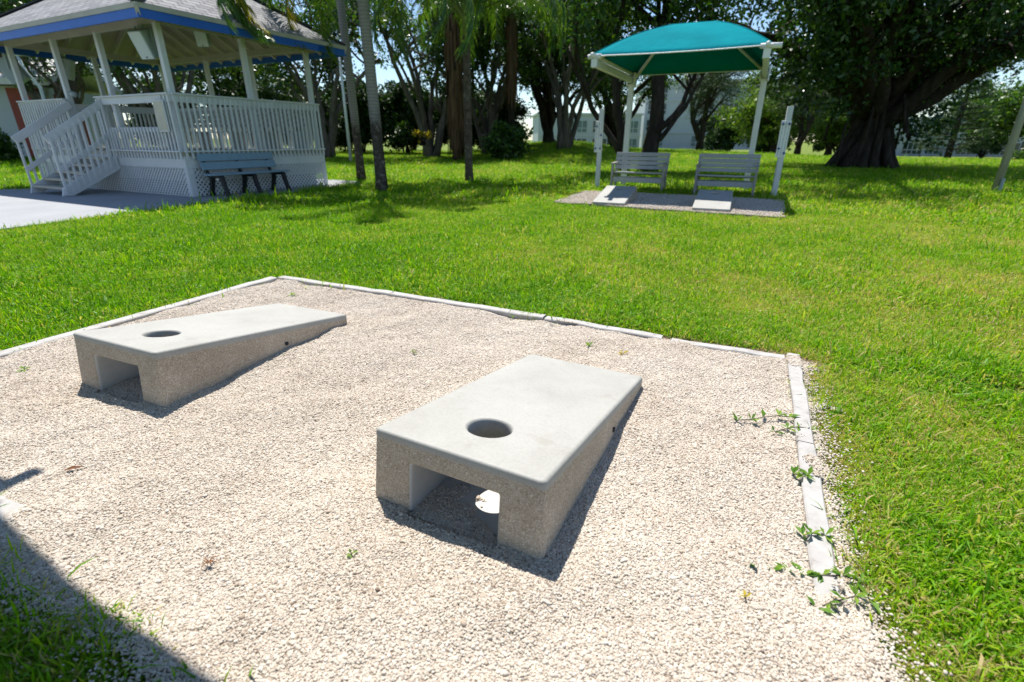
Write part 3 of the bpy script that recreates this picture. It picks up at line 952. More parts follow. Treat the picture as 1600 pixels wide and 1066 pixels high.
# ------------------------------------------------------------------ gazebo (local X to the right along the front, Y into depth)
GA = (-6.65, 10.73)
GH = 1.10
GW, GD = 6.10, 3.65
def gaz_world(x, y):
    u = (math.cos(GH), math.sin(GH)); v = (u[1], -u[0])
    return GA[0] + v[0] * x + u[0] * y, GA[1] + v[1] * x + u[1] * y
def build_gazebo():
    g = empty("gazebo", (GA[0], GA[1], 0), GH - math.pi / 2, "white wooden gazebo on a raised deck with lattice skirt, blue fascia and grey hip roof", "gazebo")
    Wp, Cp = M['white_paint'], M['cream_paint']
    mb = MB(); mb.box(-GW, 0, 0, GD, .79, .85)
    for k in range(int(GD / .15)): mb.box(-GW + .01, -.01, .006 + k * .15, .146 + k * .15, .85, .866)
    mb.build("deck", Cp, g)
    # skirt: smooth board over lattice
    sk = MB()
    sk.box(-GW - .02, .02, -.022, .0, .56, .79); sk.box(-GW - .02, .02, GD, GD + .022, .56, .79)
    sk.box(.0, .022, .0, GD, .56, .79); sk.box(-GW - .022, -GW, .0, GD, .56, .79)
    for x, y in ((.0, -.024), (-GW, -.024)): sk.box(x - .09, x + .024 if x == 0 else x + .07, y, y + .02, .0, .56)
    sk.box(.002, .026, -.02, .10, 0, .56); sk.box(.002, .026, GD - .10, GD + .02, 0, .56)
    sk.build("skirt_board", Wp, g, .004, 1)
    bk = MB()
    bk.box(-GW + .03, -.03, .05, .07, .30, .56); bk.box(-.07, -.05, .05, GD - .05, .30, .56)
    bk.build("skirt_backing", Wp, g)
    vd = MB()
    vd.box(-GW + .1, -.1, .25, GD - .25, 0, .78); vd.build("underfloor_shade", M['shade_black'], g)  # added block, its near-black colour paints the shade behind the lattice
    def lattice(name, L, to):
        mb = MB(); H = .555; sp = .098; w = .034
        for sgn, off in ((1, .0), (-1, .009)):
            k = -int(H / sp) - 1
            while k * sp < L:
                x0 = k * sp
                s0, s1 = 0.0, H
                if x0 < 0: s0 = -x0
                if x0 + H > L: s1 = L - x0
                if s1 - s0 > .02:
                    xa, xb, za, zb = x0 + s0, x0 + s1, s0, s1
                    if sgn < 0: za, zb = H - s0, H - s1
                    mb.bar(to(xa, za, off), to(xb, zb, off), w, .008, up=Vector(to(0, 0, 1)) - Vector(to(0, 0, 0)))
                k += 1
        return mb.build(name, Wp, g)
    lattice("lattice", GW - .02, lambda s, z, o: (-GW + .01 + s, -.016 + o, z + .004))
    lattice("lattice", GD - .02, lambda s, z, o: (.016 - o, .01 + s, z + .004))
    lattice("lattice", GD - .02, lambda s, z, o: (-GW - .016 + o, .01 + s, z + .004))
    # posts
    XS, YS = (0, -2.15, -3.95, -GW), (0, 1.83, GD)
    posts = [(x, 0) for x in XS] + [(x, GD) for x in XS] + [(0, YS[1]), (-GW, YS[1])]
    for x, y in posts:
        px_ = min(max(x, -GW + .08), -.08); py_ = min(max(y, .08), GD - .08)
        MB().box(px_ - .052, px_ + .052, py_ - .052, py_ + .052, .866, 3.14).build("post", Wp, g, .006, 1)
    # railings: each one is rail boards and pickets
    def railing(a, b, out, low=False, top=1.93, opening=None, end0=True):
        """a,b: local (x,y) of the run; out: outward unit vector"""
        a, b, out = Vector((a[0], a[1], 0)), Vector((b[0], b[1], 0)), Vector((out[0], out[1], 0))
        L = (b - a).length; d = (b - a) / L
        fr = MB()
        P = lambda s, z, o: a + d * s + out * o + Vector((0, 0, z))
        fr.bar(P(0, top - .07, .018), P(L, top - .07, .018), .036, .14)
        fr.bar(P(-.01, top + .012, .02), P(L + .01, top + .012, .02), .13, .03)
        fr.bar(P(0, .885, .045), P(L, .885, .045), .09, .03)
        if opening: fr.bar(P(opening[0], 1.30, .018), P(opening[1], 1.30, .018), .036, .09)
        r_ = fr.build("railing", Wp, g, .004, 1)
        pk = MB(); n = max(2, int(round(L / .118)))
        for k in range(n + 1):
            s = .03 + (L - .06) * k / n
            zt = top - .02
            if opening and opening[0] + .02 < s < opening[1] - .02: zt = 1.335
            pk.bar(P(s, .74, .052), P(s, zt, .052), .022, .042, up=d)
        pk.build("pickets", Wp, r_)
        return r_
    railing((-2.60, -.0), (0, 0), (0, -1), opening=(.14, 2.28))
    railing((-GW, 0), (-3.92, 0), (0, -1))
    railing((0, 0), (0, GD), (1, 0))
    railing((0, GD), (-GW, GD), (0, 1))
    railing((-GW, GD), (-GW, 0), (-1, 0))
    for x in (-2.60, -3.92):
        MB().box(x - .045, x + .045, -.05, .05, .866, 1.9).build("newel", Wp, g, .004, 1)
    # inner benches along the back
    ib = MB()
    for k in range(4): ib.box(-GW + .25, -.3, GD - .62 + k * .11, GD - .53 + k * .11, 1.28, 1.31)
    for k in range(4): ib.box(-GW + .25, -.3, GD - .17, GD - .14, 1.42 + k * .12, 1.51 + k * .12)
    for x in (-5.7, -4.2, -2.8, -1.4, -.4): ib.box(x, x + .06, GD - .6, GD - .2, .866, 1.28)
    ib.build("inner_bench", M['grey_slat'], g)
    # roof
    o = .60; ze = 3.24; s = .62
    x0, x1, y0, y1 = -GW - o, o, -o, GD + o
    hw = (y1 - y0) / 2; yr = (y0 + y1) / 2; zr = ze + hw * s
    xa, xb = x0 + hw, x1 - hw
    def roof(mb, dz, inset=0.0, uv=False):
        a, b, c, d = (x0 + inset, y0 + inset, ze + dz), (x1 - inset, y0 + inset, ze + dz), (x1 - inset, y1 - inset, ze + dz), (x0 + inset, y1 - inset, ze + dz)
        e, f = (xa, yr, zr + dz - inset * s), (xb, yr, zr + dz - inset * s)
        mb.add([a, b, c, d, e, f], [(0, 1, 5, 4), (1, 2, 5), (2, 3, 4, 5), (3, 0, 4)])
    mb = MB(); roof(mb, .045); n0 = len(mb.f)
    # eave thickness
    c8 = [(x0, y0), (x1, y0), (x1, y1), (x0, y1)]
    for i in range(4):
        p, q = c8[i], c8[(i + 1) % 4]
        mb.add([(p[0], p[1], ze + .03), (q[0], q[1], ze + .03), (q[0], q[1], ze + .045), (p[0], p[1], ze + .045)], [(0, 1, 2, 3)])
    ro = mb.build("roof", M['shingles'], g)
    uvl = ro.data.uv_layers.new(name="UVMap")
    for poly in ro.data.polygons:
        nrm = poly.normal
        ax = Vector((0, 0, 1)).cross(nrm)
        ax = ax.normalized() if ax.length > 1e-4 else Vector((1, 0, 0))
        ay = nrm.cross(ax)
        for li in poly.loop_indices:
            co = ro.data.vertices[ro.data.loops[li].vertex_index].co
            uvl.data[li].uv = (co.dot(ax), co.dot(ay))
    hp = MB()
    for c_, r_ in (((x0, y0), (xa, yr)), ((x1, y0), (xb, yr)), ((x1, y1), (xb, yr)), ((x0, y1), (xa, yr))):
        hp.bar((c_[0], c_[1], ze + .055), (r_[0], r_[1], zr + .055), .22, .03)
    hp.bar((xa, yr, zr + .06), (xb, yr, zr + .06), .22, .03)
    hp.build("ridge_cap", M['shingles'], ro)
    ce = MB(); roof(ce, -.02, .03); ce.build("ceiling", M['ceiling'], g)
    fb, ft = MB(), MB()
    for i in range(4):
        p, q = Vector((*c8[i], 0)), Vector((*c8[(i + 1) % 4], 0))
        d = (q - p).normalized(); n = Vector((d.y, -d.x, 0))
        for mbx, za, zb, th, e in ((fb, ze - .19, ze - .045, .03, .0), (ft, ze - .045, ze + .034, .045, .018)):
            A, B = p - d * e - n * .0, q + d * e
            A = p + n * e - d * e; B = q + n * e + d * e
            # mitred ends
            mbx.hexa([A + Vector((0, 0, za)), B + Vector((0, 0, za)), B - n * th - d * th + Vector((0, 0, za)), A - n * th + d * th + Vector((0, 0, za))],
                     [A + Vector((0, 0, zb)), B + Vector((0, 0, zb)), B - n * th - d * th + Vector((0, 0, zb)), A - n * th + d * th + Vector((0, 0, zb))])
    fb.build("blue_fascia", M['blue_paint'], g); ft.build("eave_trim", M['cream_paint'], g)
    rf = MB()
    zt = lambda x, y: ze - .05 + s * min(x - x0, x1 - x, y - y0, y1 - y)
    xs = np.arange(x0 + .35, x1 - .2, .56)
    for x in xs:
        dm = min(x - x0, x1 - x, hw)
        rf.bar((x, y0 + .05, zt(x, y0 + .05) - .05), (x, y0 + dm, zt(x, y0 + dm) - .05), .045, .13)
        rf.bar((x, y1 - .05, zt(x, y1 - .05) - .05), (x, y1 - dm, zt(x, y1 - dm) - .05), .045, .13)
    for y in np.arange(y0 + .35, y1 - .2, .56):
        dm = min(y - y0, y1 - y)
        for xe, sg in ((x0, 1), (x1, -1)):
            rf.bar((xe + sg * .05, y, zt(xe + sg * .05, y) - .05), (xe + sg * dm, y, zt(xe + sg * dm, y) - .05), .045, .13)
    for c_, r_ in (((x0, y0), (xa, yr)), ((x1, y0), (xb, yr)), ((x1, y1), (xb, yr)), ((x0, y1), (xa, yr))):
        rf.bar((c_[0], c_[1], ze - .10), (r_[0], r_[1], zr - .10), .06, .17)
    rf.build("rafters", M['cream_paint'], g)
    be = MB()
    for a, b in (((0, .08), (-GW, .08)), ((0, GD - .08), (-GW, GD - .08)), ((-.08, .16), (-.08, GD - .16)), ((-GW + .08, .16), (-GW + .08, GD - .16))):
        be.bar((a[0], a[1], 3.185), (b[0], b[1], 3.185), .09, .13)
    be.build("ring_beam", M['cream_paint'], g)
    # stairs going down to the front
    st = empty("stairs", (0, 0, 0)); st.parent = g
    xl, xr, n, run = -3.82, -2.46, 5, 1.15
    tr = MB()
    for k in range(n):
        z = .85 - (k + 1) * .85 / (n + 1) + .0
        y = -run * (k + .5) / n
        tr.box(xl + .03, xr - .03, y - .13, y + .12, z - .02, z + .025)
    tr.build("tread", Cp, st)
    for x in (xl, xr):
        sm = MB()
        sm.add([(x - .022, 0, .50), (x - .022, 0, .80), (x - .022, -run - .03, .16), (x - .022, -run - .08, 0), (x - .022, -run + .12, 0),
                (x + .022, 0, .50), (x + .022, 0, .80), (x + .022, -run - .03, .16), (x + .022, -run - .08, 0), (x + .022, -run + .12, 0)],
               [(0, 1, 2, 3, 4), (9, 8, 7, 6, 5), (0, 5, 6, 1), (1, 6, 7, 2), (2, 7, 8, 3), (3, 8, 9, 4), (4, 9, 5, 0)])
        sm.build("stringer", Wp, st)
        zs = lambda y: .80 + (y / run) * .70
        hr = MB()
        hr.bar((x, .0, 1.84), (x, -run - .06, 1.84 - .76), .04, .15)
        hr.bar((x, .0, .80 + .42), (x, -run - .02, .42 + .06), .036, .09)
        hr.build("handrail", Wp, st, .004, 1)
        pk = MB()
        for k in range(10):
            y = -.06 - (run - .06) * k / 9
            ox = .04 if x == xr else -.04
            pk.box(x + ox - .019, x + ox + .019, y - .019, y + .019, max(.02, .60 + (y / run) * .60), 1.86 + (y / run) * .74)
        pk.build("pickets", Wp, st)
    return g
GAZ = build_gazebo()

def at_gazebo(x, y, z=0.0):
    wx, wy = gaz_world(x, y)
    return (wx, wy, z)

def build_speakers():
    spots = [(-.42, .02, 2.78, .22, .40, .84, "grey loudspeaker hanging by the gazebo's near corner post, pale grille tilted down"),
             (-.35, 1.15, 3.06, .6, .25, .62, "grey loudspeaker under the gazebo eave halfway along the right side"),
             (-6.35, .15, 2.62, -.75, .45, 1.0, "grey loudspeaker hanging at the left border of the photo by the left gazebo post"),
             (-6.3, 1.25, 2.78, 2.4, .30, .85, "rounded grey loudspeaker hanging above the curved street lamp")]
    for x, y, z, rz, tilt, sc, lb in spots:
        e = empty("loudspeaker", at_gazebo(x, y, z + .03), GH - math.pi / 2 + rz, lb, "loudspeaker", "loudspeakers hung under the gazebo roof")
        e.scale = (sc,) * 3
        T = Matrix.Rotation(tilt, 4, 'X')
        def tb(verts): return [T @ Vector(p) for p in verts]
        mb = MB()
        w, h = .19, .29
        b = [(-w, -.16, -h), (w, -.16, -h), (w * .7, .19, -h * .9), (-w * .7, .19, -h * .9)]
        t = [(-w, -.16, h), (w, -.16, h), (w * .7, .19, h * .9), (-w * .7, .19, h * .9)]
        mb.hexa(tb(b), tb(t)); mb.build("case", M['speaker'], e, .02, 2)
        mb = MB(); mb.hexa(tb([(-w + .015, -.175, -h + .015), (w - .015, -.175, -h + .015), (w - .015, -.158, -h + .015), (-w + .015, -.158, -h + .015)]),
                           tb([(-w + .015, -.175, h - .015), (w - .015, -.175, h - .015), (w - .015, -.158, h - .015), (-w + .015, -.158, h - .015)]))
        gr = mb.build("grille", M['speaker_grille'], e, .006, 1)
        mb = MB(); mb.hexa(tb([(-.02, -.179, -h + .04), (.02, -.179, -h + .04), (.02, -.174, -h + .04), (-.02, -.174, -h + .04)]),
                           tb([(-.02, -.179, -h + .07), (.02, -.179, -h + .07), (.02, -.174, -h + .07), (-.02, -.174, -h + .07)]))
        mb.build("badge", M['black'], gr)
        mb = MB(); mb.tube([T @ Vector((0, .05, h * .9)), (0, .06, h + .14), (0, .05, h + .34)], .022, 8)
        mb.bar((-w - .02, .0, .0), (-w - .02, .0, h + .05), .05, .01, up=(1, 0, 0)); mb.bar((w + .02, .0, .0), (w + .02, .0, h + .05), .05, .01, up=(1, 0, 0))
        mb.bar((-w - .025, 0, h + .05), (w + .025, 0, h + .05), .05, .012)
        mb.build("bracket", M['speaker'], e)
build_speakers()

def build_panel():
    e = empty("notice_panel", at_gazebo(-.30, -.085, 1.25), GH - math.pi / 2, "beige rectangular panel fixed to the gazebo railing by the near corner", "panel")
    MB().box(-.17, .17, -.020, .0, .0, .58).build("frame", M['white_paint'], e, .004, 1)
    MB().box(-.145, .145, -.026, -.018, .025, .555).build("face", M['sign'], e)
    e = empty("camera", at_gazebo(-3.72, .05, 2.05), GH - math.pi / 2, "small dark security camera on the post left of the gazebo stairs", "camera")
    MB().tube([(0, 0, 0), (.16, -.02, -.02)], [.055, .06], 10).build("case", M['speaker'], e)
    MB().bar((-.16, .02, .0), (.02, 0, .02), .05, .03).build("arm", M['speaker'], e)
build_panel()

# ------------------------------------------------------------------ benches
def build_blue_bench():
    e = empty("park_bench", at_gazebo(.06, .20, 0.0), GH - math.pi / 2, "bench with two broad blue back boards and black legs against the gazebo lattice", "bench")
    L = 1.80
    for k, (a, b) in enumerate((((.05, 0, .70), (.01, 0, .83)), ((.11, 0, .53), (.065, 0, .665)))):
        mb = MB(); mb.bar((( a[0] + b[0]) / 2, 0, (a[2] + b[2]) / 2), ((a[0] + b[0]) / 2, L, (a[2] + b[2]) / 2), .03, .155, up=Vector(b) - Vector(a))
        mb.build("back_board", M['blue_slat'], e, .005, 2)
    for x in (.19, .33, .47):
        mb = MB(); mb.bar((x, -.02, .435 + .01 * (x > .4)), (x, L + .02, .435 + .01 * (x > .4)), .13, .035)
        mb.build("seat_slat", M['blue_slat'], e, .005, 2)
    for y in (.14, L / 2, L - .14):
        mb = MB()
        mb.bar((.50, y, .40), (.10, y, .39), .07, .07)
        for x0, x1 in ((.48, .60), (.17, .05)):
            mb.bar((x0, y, .41), ((x0 + x1) / 2 - (.02 if x1 > .3 else -.02), y, .22), .075, .085, up=(0, 1, 0))
            mb.bar(((x0 + x1) / 2 - (.02 if x1 > .3 else -.02), y, .24), (x1, y, .0), .07, .08, up=(0, 1, 0))
        mb.bar((.07, y, .38), (-.035, y, .80), .06, .05, up=(0, 1, 0))
        l = mb.build("leg_frame", M['black'], e, .01, 2)
        if y < .2:
            MB().box(.36, .42, y - .041, y - .035, .33, .37).build("label_plate", M['panel_white'], l)
build_blue_bench()

def build_grey_bench():
    e = empty("grey_bench", (4.10, 11.75, 0), math.atan2(11.23 - 11.75, 5.24 - 4.10), "grey plank bench standing right, behind the shaded board under the teal canopy", "bench", "grey benches behind the far pad")
    W = 1.25
    G = M['grey_slat']; F = M['grey_frame']
    for k in range(4):
        z0 = .475 + k * .098; y = .40 + k * .030
        mb = MB(); mb.bar((-.02, y, z0 + .045), (W + .02, y, z0 + .045), .03, .088, up=(0, .3, 1)); mb.build("back_plank", G, e, .005, 2)
    for k in range(4):
        mb = MB(); mb.bar((.04, .05 + k * .105, .415 - k * .012), (W - .04, .05 + k * .105, .415 - k * .012), .095, .03); mb.build("seat_plank", G, e, .005, 2)
    mb = MB(); mb.bar((.02, .015, .245), (W - .02, .015, .245), .035, .11); mb.bar((.02, .40, .245), (W - .02, .40, .245), .035, .11); mb.build("apron", G, e, .004, 1)
    for x in (.02, W - .02):
        mb = MB(); mb.bar((x, 0, -.05), (x, .0, .60), .045, .09, up=(0, 1, 0)); mb.build("leg", F, e, .005, 1)
        mb = MB(); mb.bar((x, .42, -.05), (x, .40, .40), .045, .09, up=(0, 1, 0)); mb.bar((x, .42, .37), (x, .535, .83), .045, .07, up=(0, 1, 0)); mb.build("leg", F, e, .005, 1)
        mb = MB(); mb.bar((x, -.06, .615), (x, .47, .625), .075, .03); mb.build("armrest", F, e, .006, 2)
        mb = MB(); mb.bar((x, .04, .385), (x, .40, .365), .04, .07); mb.build("side_rail", F, e)
    dup(e, (2.41, 12.81, 0), math.atan2(12.29 - 12.81, 3.54 - 2.41), "grey plank bench standing left, beside the left canopy post and the sunlit board")
build_grey_bench()

# ------------------------------------------------------------------ cantilever shade canopy: local X along the post line (left post at 0), local -Y towards the lanes
def build_canopy():
    Wd = 3.05; D = 3.4; ze = 2.66; zp = 3.42; bk = .42
    e = empty("shade_canopy", (3.0, 14.14, 0), RZ, "teal fabric shade canopy on two white posts over the far grey benches", "shade canopy", "teal shade canopies")
    Wm = M['white_metal']
    for x in (0, Wd):
        MB().box(x - .065, x + .065, -.065, .065, -.05, 2.46).build("post", Wm, e, .008, 2)
        mb = MB(); mb.box(x - .095, x - .066, -.14, .12, 2.40, 2.70); mb.box(x + .066, x + .095, -.14, .12, 2.40, 2.70)
        mb.box(x - .066, x + .066, .03, .055, 2.46, 2.68)
        for sx in (-1, 1):
            for (yy, zz) in ((-.10, 2.44), (.08, 2.44), (-.10, 2.66), (.08, 2.66)):
                mb.tube([(x + sx * .09, yy, zz), (x + sx * .105, yy, zz)], .013, 8)
        mb.build("bracket", Wm, e, .004, 1)
        mb = MB(); mb.bar((x, .02, 2.53), (x, -D + .02, 2.53), .10, .12); mb.box(x - .058, x + .058, -D - .02, -D + .12, 2.455, 2.60)
        mb.build("arm", Wm, e, .006, 2)
    c = {'fl': Vector((-.10, -D, ze)), 'fr': Vector((Wd + .10, -D, ze)), 'bl': Vector((-.10, bk, ze + .03)), 'br': Vector((Wd + .10, bk, ze + .03))}
    ym = (bk - D) / 2
    r0, r1 = Vector((Wd / 2 - .42, ym, zp)), Vector((Wd / 2 + .42, ym, zp))
    fm = MB()
    for x in (0, Wd):
        fm.tube([(x, -D + .05, 2.58), (x, -D + .05, ze)], .035, 8); fm.tube([(x, .0, 2.50), (x, .05, ze - .03)], .035, 8)
        fm.tube([(x, -D - .16, ze - .005), (x, bk + .1, ze + .01)], .042, 10)
    fm.tube([(-.14, -D + .04, ze - .015), (.12, -D + .04, ze - .01)], .044, 10); fm.tube([(Wd + .22, -D + .04, ze - .015), (Wd - .12, -D + .04, ze - .01)], .044, 10)
    for k, r_ in (('fl', r0), ('bl', r0), ('fr', r1), ('br', r1)):
        p = c[k].copy(); p.x = 0 if 'l' in k else Wd; p.z -= .06
        fm.tube([p, r_ - Vector((0, 0, .07))], .034, 8)
    fm.tube([r0 - Vector((0, 0, .07)), r1 - Vector((0, 0, .07))], .034, 8)
    fm.build("frame", Wm, e)
    # fabric: four tensioned faces, edges drawn inwards a little
    n, mrow = 16, 10
    def edge(a, b, t, inward, sag):
        p = a.lerp(b, t); k = 4 * t * (1 - t)
        return p + inward * (sag * k) + Vector((0, 0, -.01 * k))
    faces = [('fl', 'fr', r0, r1, Vector((0, 1, 0))), ('fr', 'br', r1, r1, Vector((-1, 0, 0))), ('br', 'bl', r1, r0, Vector((0, -1, 0))), ('bl', 'fl', r0, r0, Vector((1, 0, 0)))]
    mb = MB()
    for a, b, ta, tb_, inw in faces:
        vs, fs = [], []
        for j in range(mrow + 1):
            v = j / mrow
            for i in range(n + 1):
                u = i / n
                lo = edge(c[a], c[b], u, inw, .10); hi = ta.lerp(tb_, u)
                p = lo.lerp(hi, v)
                p.z += .13 * math.sin(math.pi * v) * (1 - .0 * u) * .55
                vs.append(p)
        for j in range(mrow):
            for i in range(n):
                q = j * (n + 1) + i
                fs.append((q, q + 1, q + n + 2, q + n + 1))
        mb.add(vs, fs, 0, True)
    fab = mb.build("fabric", M['shade_cloth'], e)
    bm = bmesh.new(); bm.from_mesh(fab.data); bmesh.ops.remove_doubles(bm, verts=bm.verts, dist=.002)
    bm.to_mesh(fab.data); bm.free()
    so = fab.modifiers.new("thickness", 'SOLIDIFY'); so.thickness = .004
    sm = MB()
    for a, t in (('fl', r0), ('fr', r1), ('br', r1), ('bl', r0)):
        q = []
        for k in range(11):
            v_ = k / 10; p = c[a].lerp(t, v_); p.z += .13 * math.sin(math.pi * v_) * .55 + .002; q.append(p)
        sm.tube(q, .009, 6)
    sm.tube([r0, r1], .009, 6)
    sm.build('seam', M['shade_cloth'], fab)
    hem = MB()
    for a, b, _, _, inw in faces:
        hem.tube([edge(c[a], c[b], t / 12, inw, .10) + Vector((0, 0, -.004)) for t in range(13)], .012, 6)
    hem.build("hem_cable", M['panel_white'], fab)
    return e
CANOPY = build_canopy()

# ------------------------------------------------------------------ score posts with numbered panels
def text_mesh(txt, size):
    cu = bpy.data.curves.new("digits", 'FONT'); cu.body = txt; cu.size = size; cu.align_x = 'CENTER'; cu.align_y = 'CENTER'; cu.extrude = .0008
    o = bpy.data.objects.new("digits", cu); COL.objects.link(o)
    bpy.context.view_layer.update()
    dg = bpy.context.evaluated_depsgraph_get()
    me = bpy.data.meshes.new_from_object(o.evaluated_get(dg))
    bpy.data.objects.remove(o); bpy.data.curves.remove(cu)
    return me
def build_score_posts():
    digits = [text_mesh(str(k), .030) for k in range(22)]
    H, W = .72, .185
    for (x, y, h, knobs, lb) in ((2.18, 13.41, 1.84, ((-1, .86), (1, .55), (-1, .07), (1, .07)), "white score post left of the far benches, blue pegs staggered on its number panel"),
                                 (5.75, 11.38, 1.80, ((-1, .95), (1, .95), (-1, .20), (1, .06)), "white score post right of the canopy, both upper pegs at the top of its panel")):
        e = empty("score_post", (x, y, 0), RZ + .12, lb, "score post", "white score posts beside the far pad")
        MB().box(-.055, .055, -.055, .055, -.05, h).build("post", M['white_paint'], e, .006, 2)
        zb = h - .27 - H
        pn = MB().box(-.125, .06, -.075, -.057, zb, zb + H).build("score_panel", M['panel_white'], e, .004, 1)
        mk = MB(); vs, fs = [], []
        cx = -.0325
        for k, me in enumerate(digits):
            zc = zb + .045 + (H - .08) * k / 21
            off = len(vs)
            vs += [(v.co.x + cx, -.0765 - v.co.z, v.co.y + zc) for v in me.vertices]
            fs += [[i + off for i in p.vertices] for p in me.polygons]
        mk.add(vs, fs)
        mk.build("numerals", M['ink'], pn)
        for sx in (-1, 1):
            pg = MB()
            for k in range(22):
                zc = zb + .045 + (H - .08) * k / 21
                pg.tube([(cx + sx * .058, -.0745, zc), (cx + sx * .058, -.0765, zc)], .0075, 8)
            pg.build("peg_hole_column", M['black'], pn)
        for sx, t in knobs:
            zc = zb + .045 + (H - .08) * t
            MB().tube([(cx + sx * .058, -.074, zc), (cx + sx * .058, -.084, zc), (cx + sx * .058, -.087, zc), (cx + sx * .058, -.110, zc), (cx + sx * .058, -.114, zc)], [.010, .010, .022, .022, .016], 12).build("peg", M['knob_blue'], pn)
build_score_posts()

# ------------------------------------------------------------------ poles and lamp
def build_poles():
    e = empty("pole", (12.11, 13.01, 0), .6, "grey weathered wooden pole at the photo's right border on the lawn", "pole")
    MB().tube([(0, 0, -.08), (0, 0, 3), (0, 0, 7.4)], [.085, .078, .066], 14).build("shaft", M['galv'], e)
    MB().box(-.105, -.01, -.125, -.07, -.04, .30).build("base_box", M['speaker'], e, .01, 2)
    e = empty("flag_pole", (-8.55, 27.9, 0), 0, "tall slim white pole standing between the gazebo and the first palm", "pole")
    MB().tube([(0, 0, -.08), (0, 0, 5.6)], [.085, .06], 12).build("shaft", M['white_metal'], e)
    MB().tube([(0, 0, 5.6), (0, 0, 5.72)], [.10, .07], 12).build("cap", M['white_metal'], e)
    e = empty("street_lamp", (-18.9, 22.2, 0), .3, "curved grey street lamp seen through the gazebo's left bay", "street lamp")
    MB().tube([(0, 0, -.08), (0, 0, 1.8), (0, 0, 3.0), (-.3, 0, 3.5), (-.42, 0, 4.1)], [.075, .065, .06, .055, .05], 10).build("pole", M['speaker_grille'], e)
    MB().tube([(-.5, 0, 4.1), (-.3, 0, 4.17), (.1, 0, 4.17), (.4, 0, 4.12)], [.05, .10, .10, .05], 10).build("lamp_head", M['speaker_grille'], e)
build_poles()

# ------------------------------------------------------------------ a second canopy stands over the near pad, behind the camera: only its shadow is seen
dup(CANOPY, (-.81, -1.75, 0), RZ + math.pi, "teal fabric shade canopy over the near pad whose shadow falls on the gravel")

# ------------------------------------------------------------------ trees
def unit(rg, n):
    d = rg.normal(size=(n, 3)); return d / np.linalg.norm(d, axis=1)[:, None]
def leaf_cloud(rg, cen, rad, per, size, up=.5, droop=.25, asp=.45, flat=.65):
    """diamond leaves gathered round cluster centres"""
    cen = np.asarray(cen); m = len(cen)
    rad = np.broadcast_to(np.asarray(rad, float), (m,))
    cnt = np.maximum(1, (per * rg.uniform(.5, 1.5, m))).astype(int)
    idx = np.repeat(np.arange(m), cnt); n = len(idx)
    d = unit(rg, n) * (rg.random(n) ** .45)[:, None]
    d[:, 2] *= flat
    p = cen[idx] + d * rad[idx][:, None]
    nrm = unit(rg, n) + np.array([0, 0, up]); nrm /= np.linalg.norm(nrm, axis=1)[:, None]
    t = np.cross(nrm, unit(rg, n)); t /= np.linalg.norm(t, axis=1)[:, None] + 1e-9
    t[:, 2] -= droop; t /= np.linalg.norm(t, axis=1)[:, None]
    b = np.cross(nrm, t); b /= np.linalg.norm(b, axis=1)[:, None] + 1e-9
    s = (size * rg.lognormal(0, .25, n))[:, None]
    v = np.empty((n, 4, 3))
    v[:, 0] = p; v[:, 1] = p + t * s * .5 + b * s * asp * .5 + nrm * s * .07
    v[:, 2] = p + t * s; v[:, 3] = p + t * s * .5 - b * s * asp * .5 + nrm * s * .07
    f = np.arange(n * 4).reshape(n, 4)
    return v.reshape(-1, 3), f
def bez(p0, p1, p2, n):
    t = np.linspace(0, 1, n)[:, None]
    return (1 - t) ** 2 * p0 + 2 * t * (1 - t) * p1 + t * t * p2
def wig(rg, pts, a):
    n = len(pts); w = np.cumsum(rg.normal(0, a, (n, 3)), 0); w -= np.linspace(0, 1, n)[:, None] * w[-1]
    w[0] = 0
    return pts + w
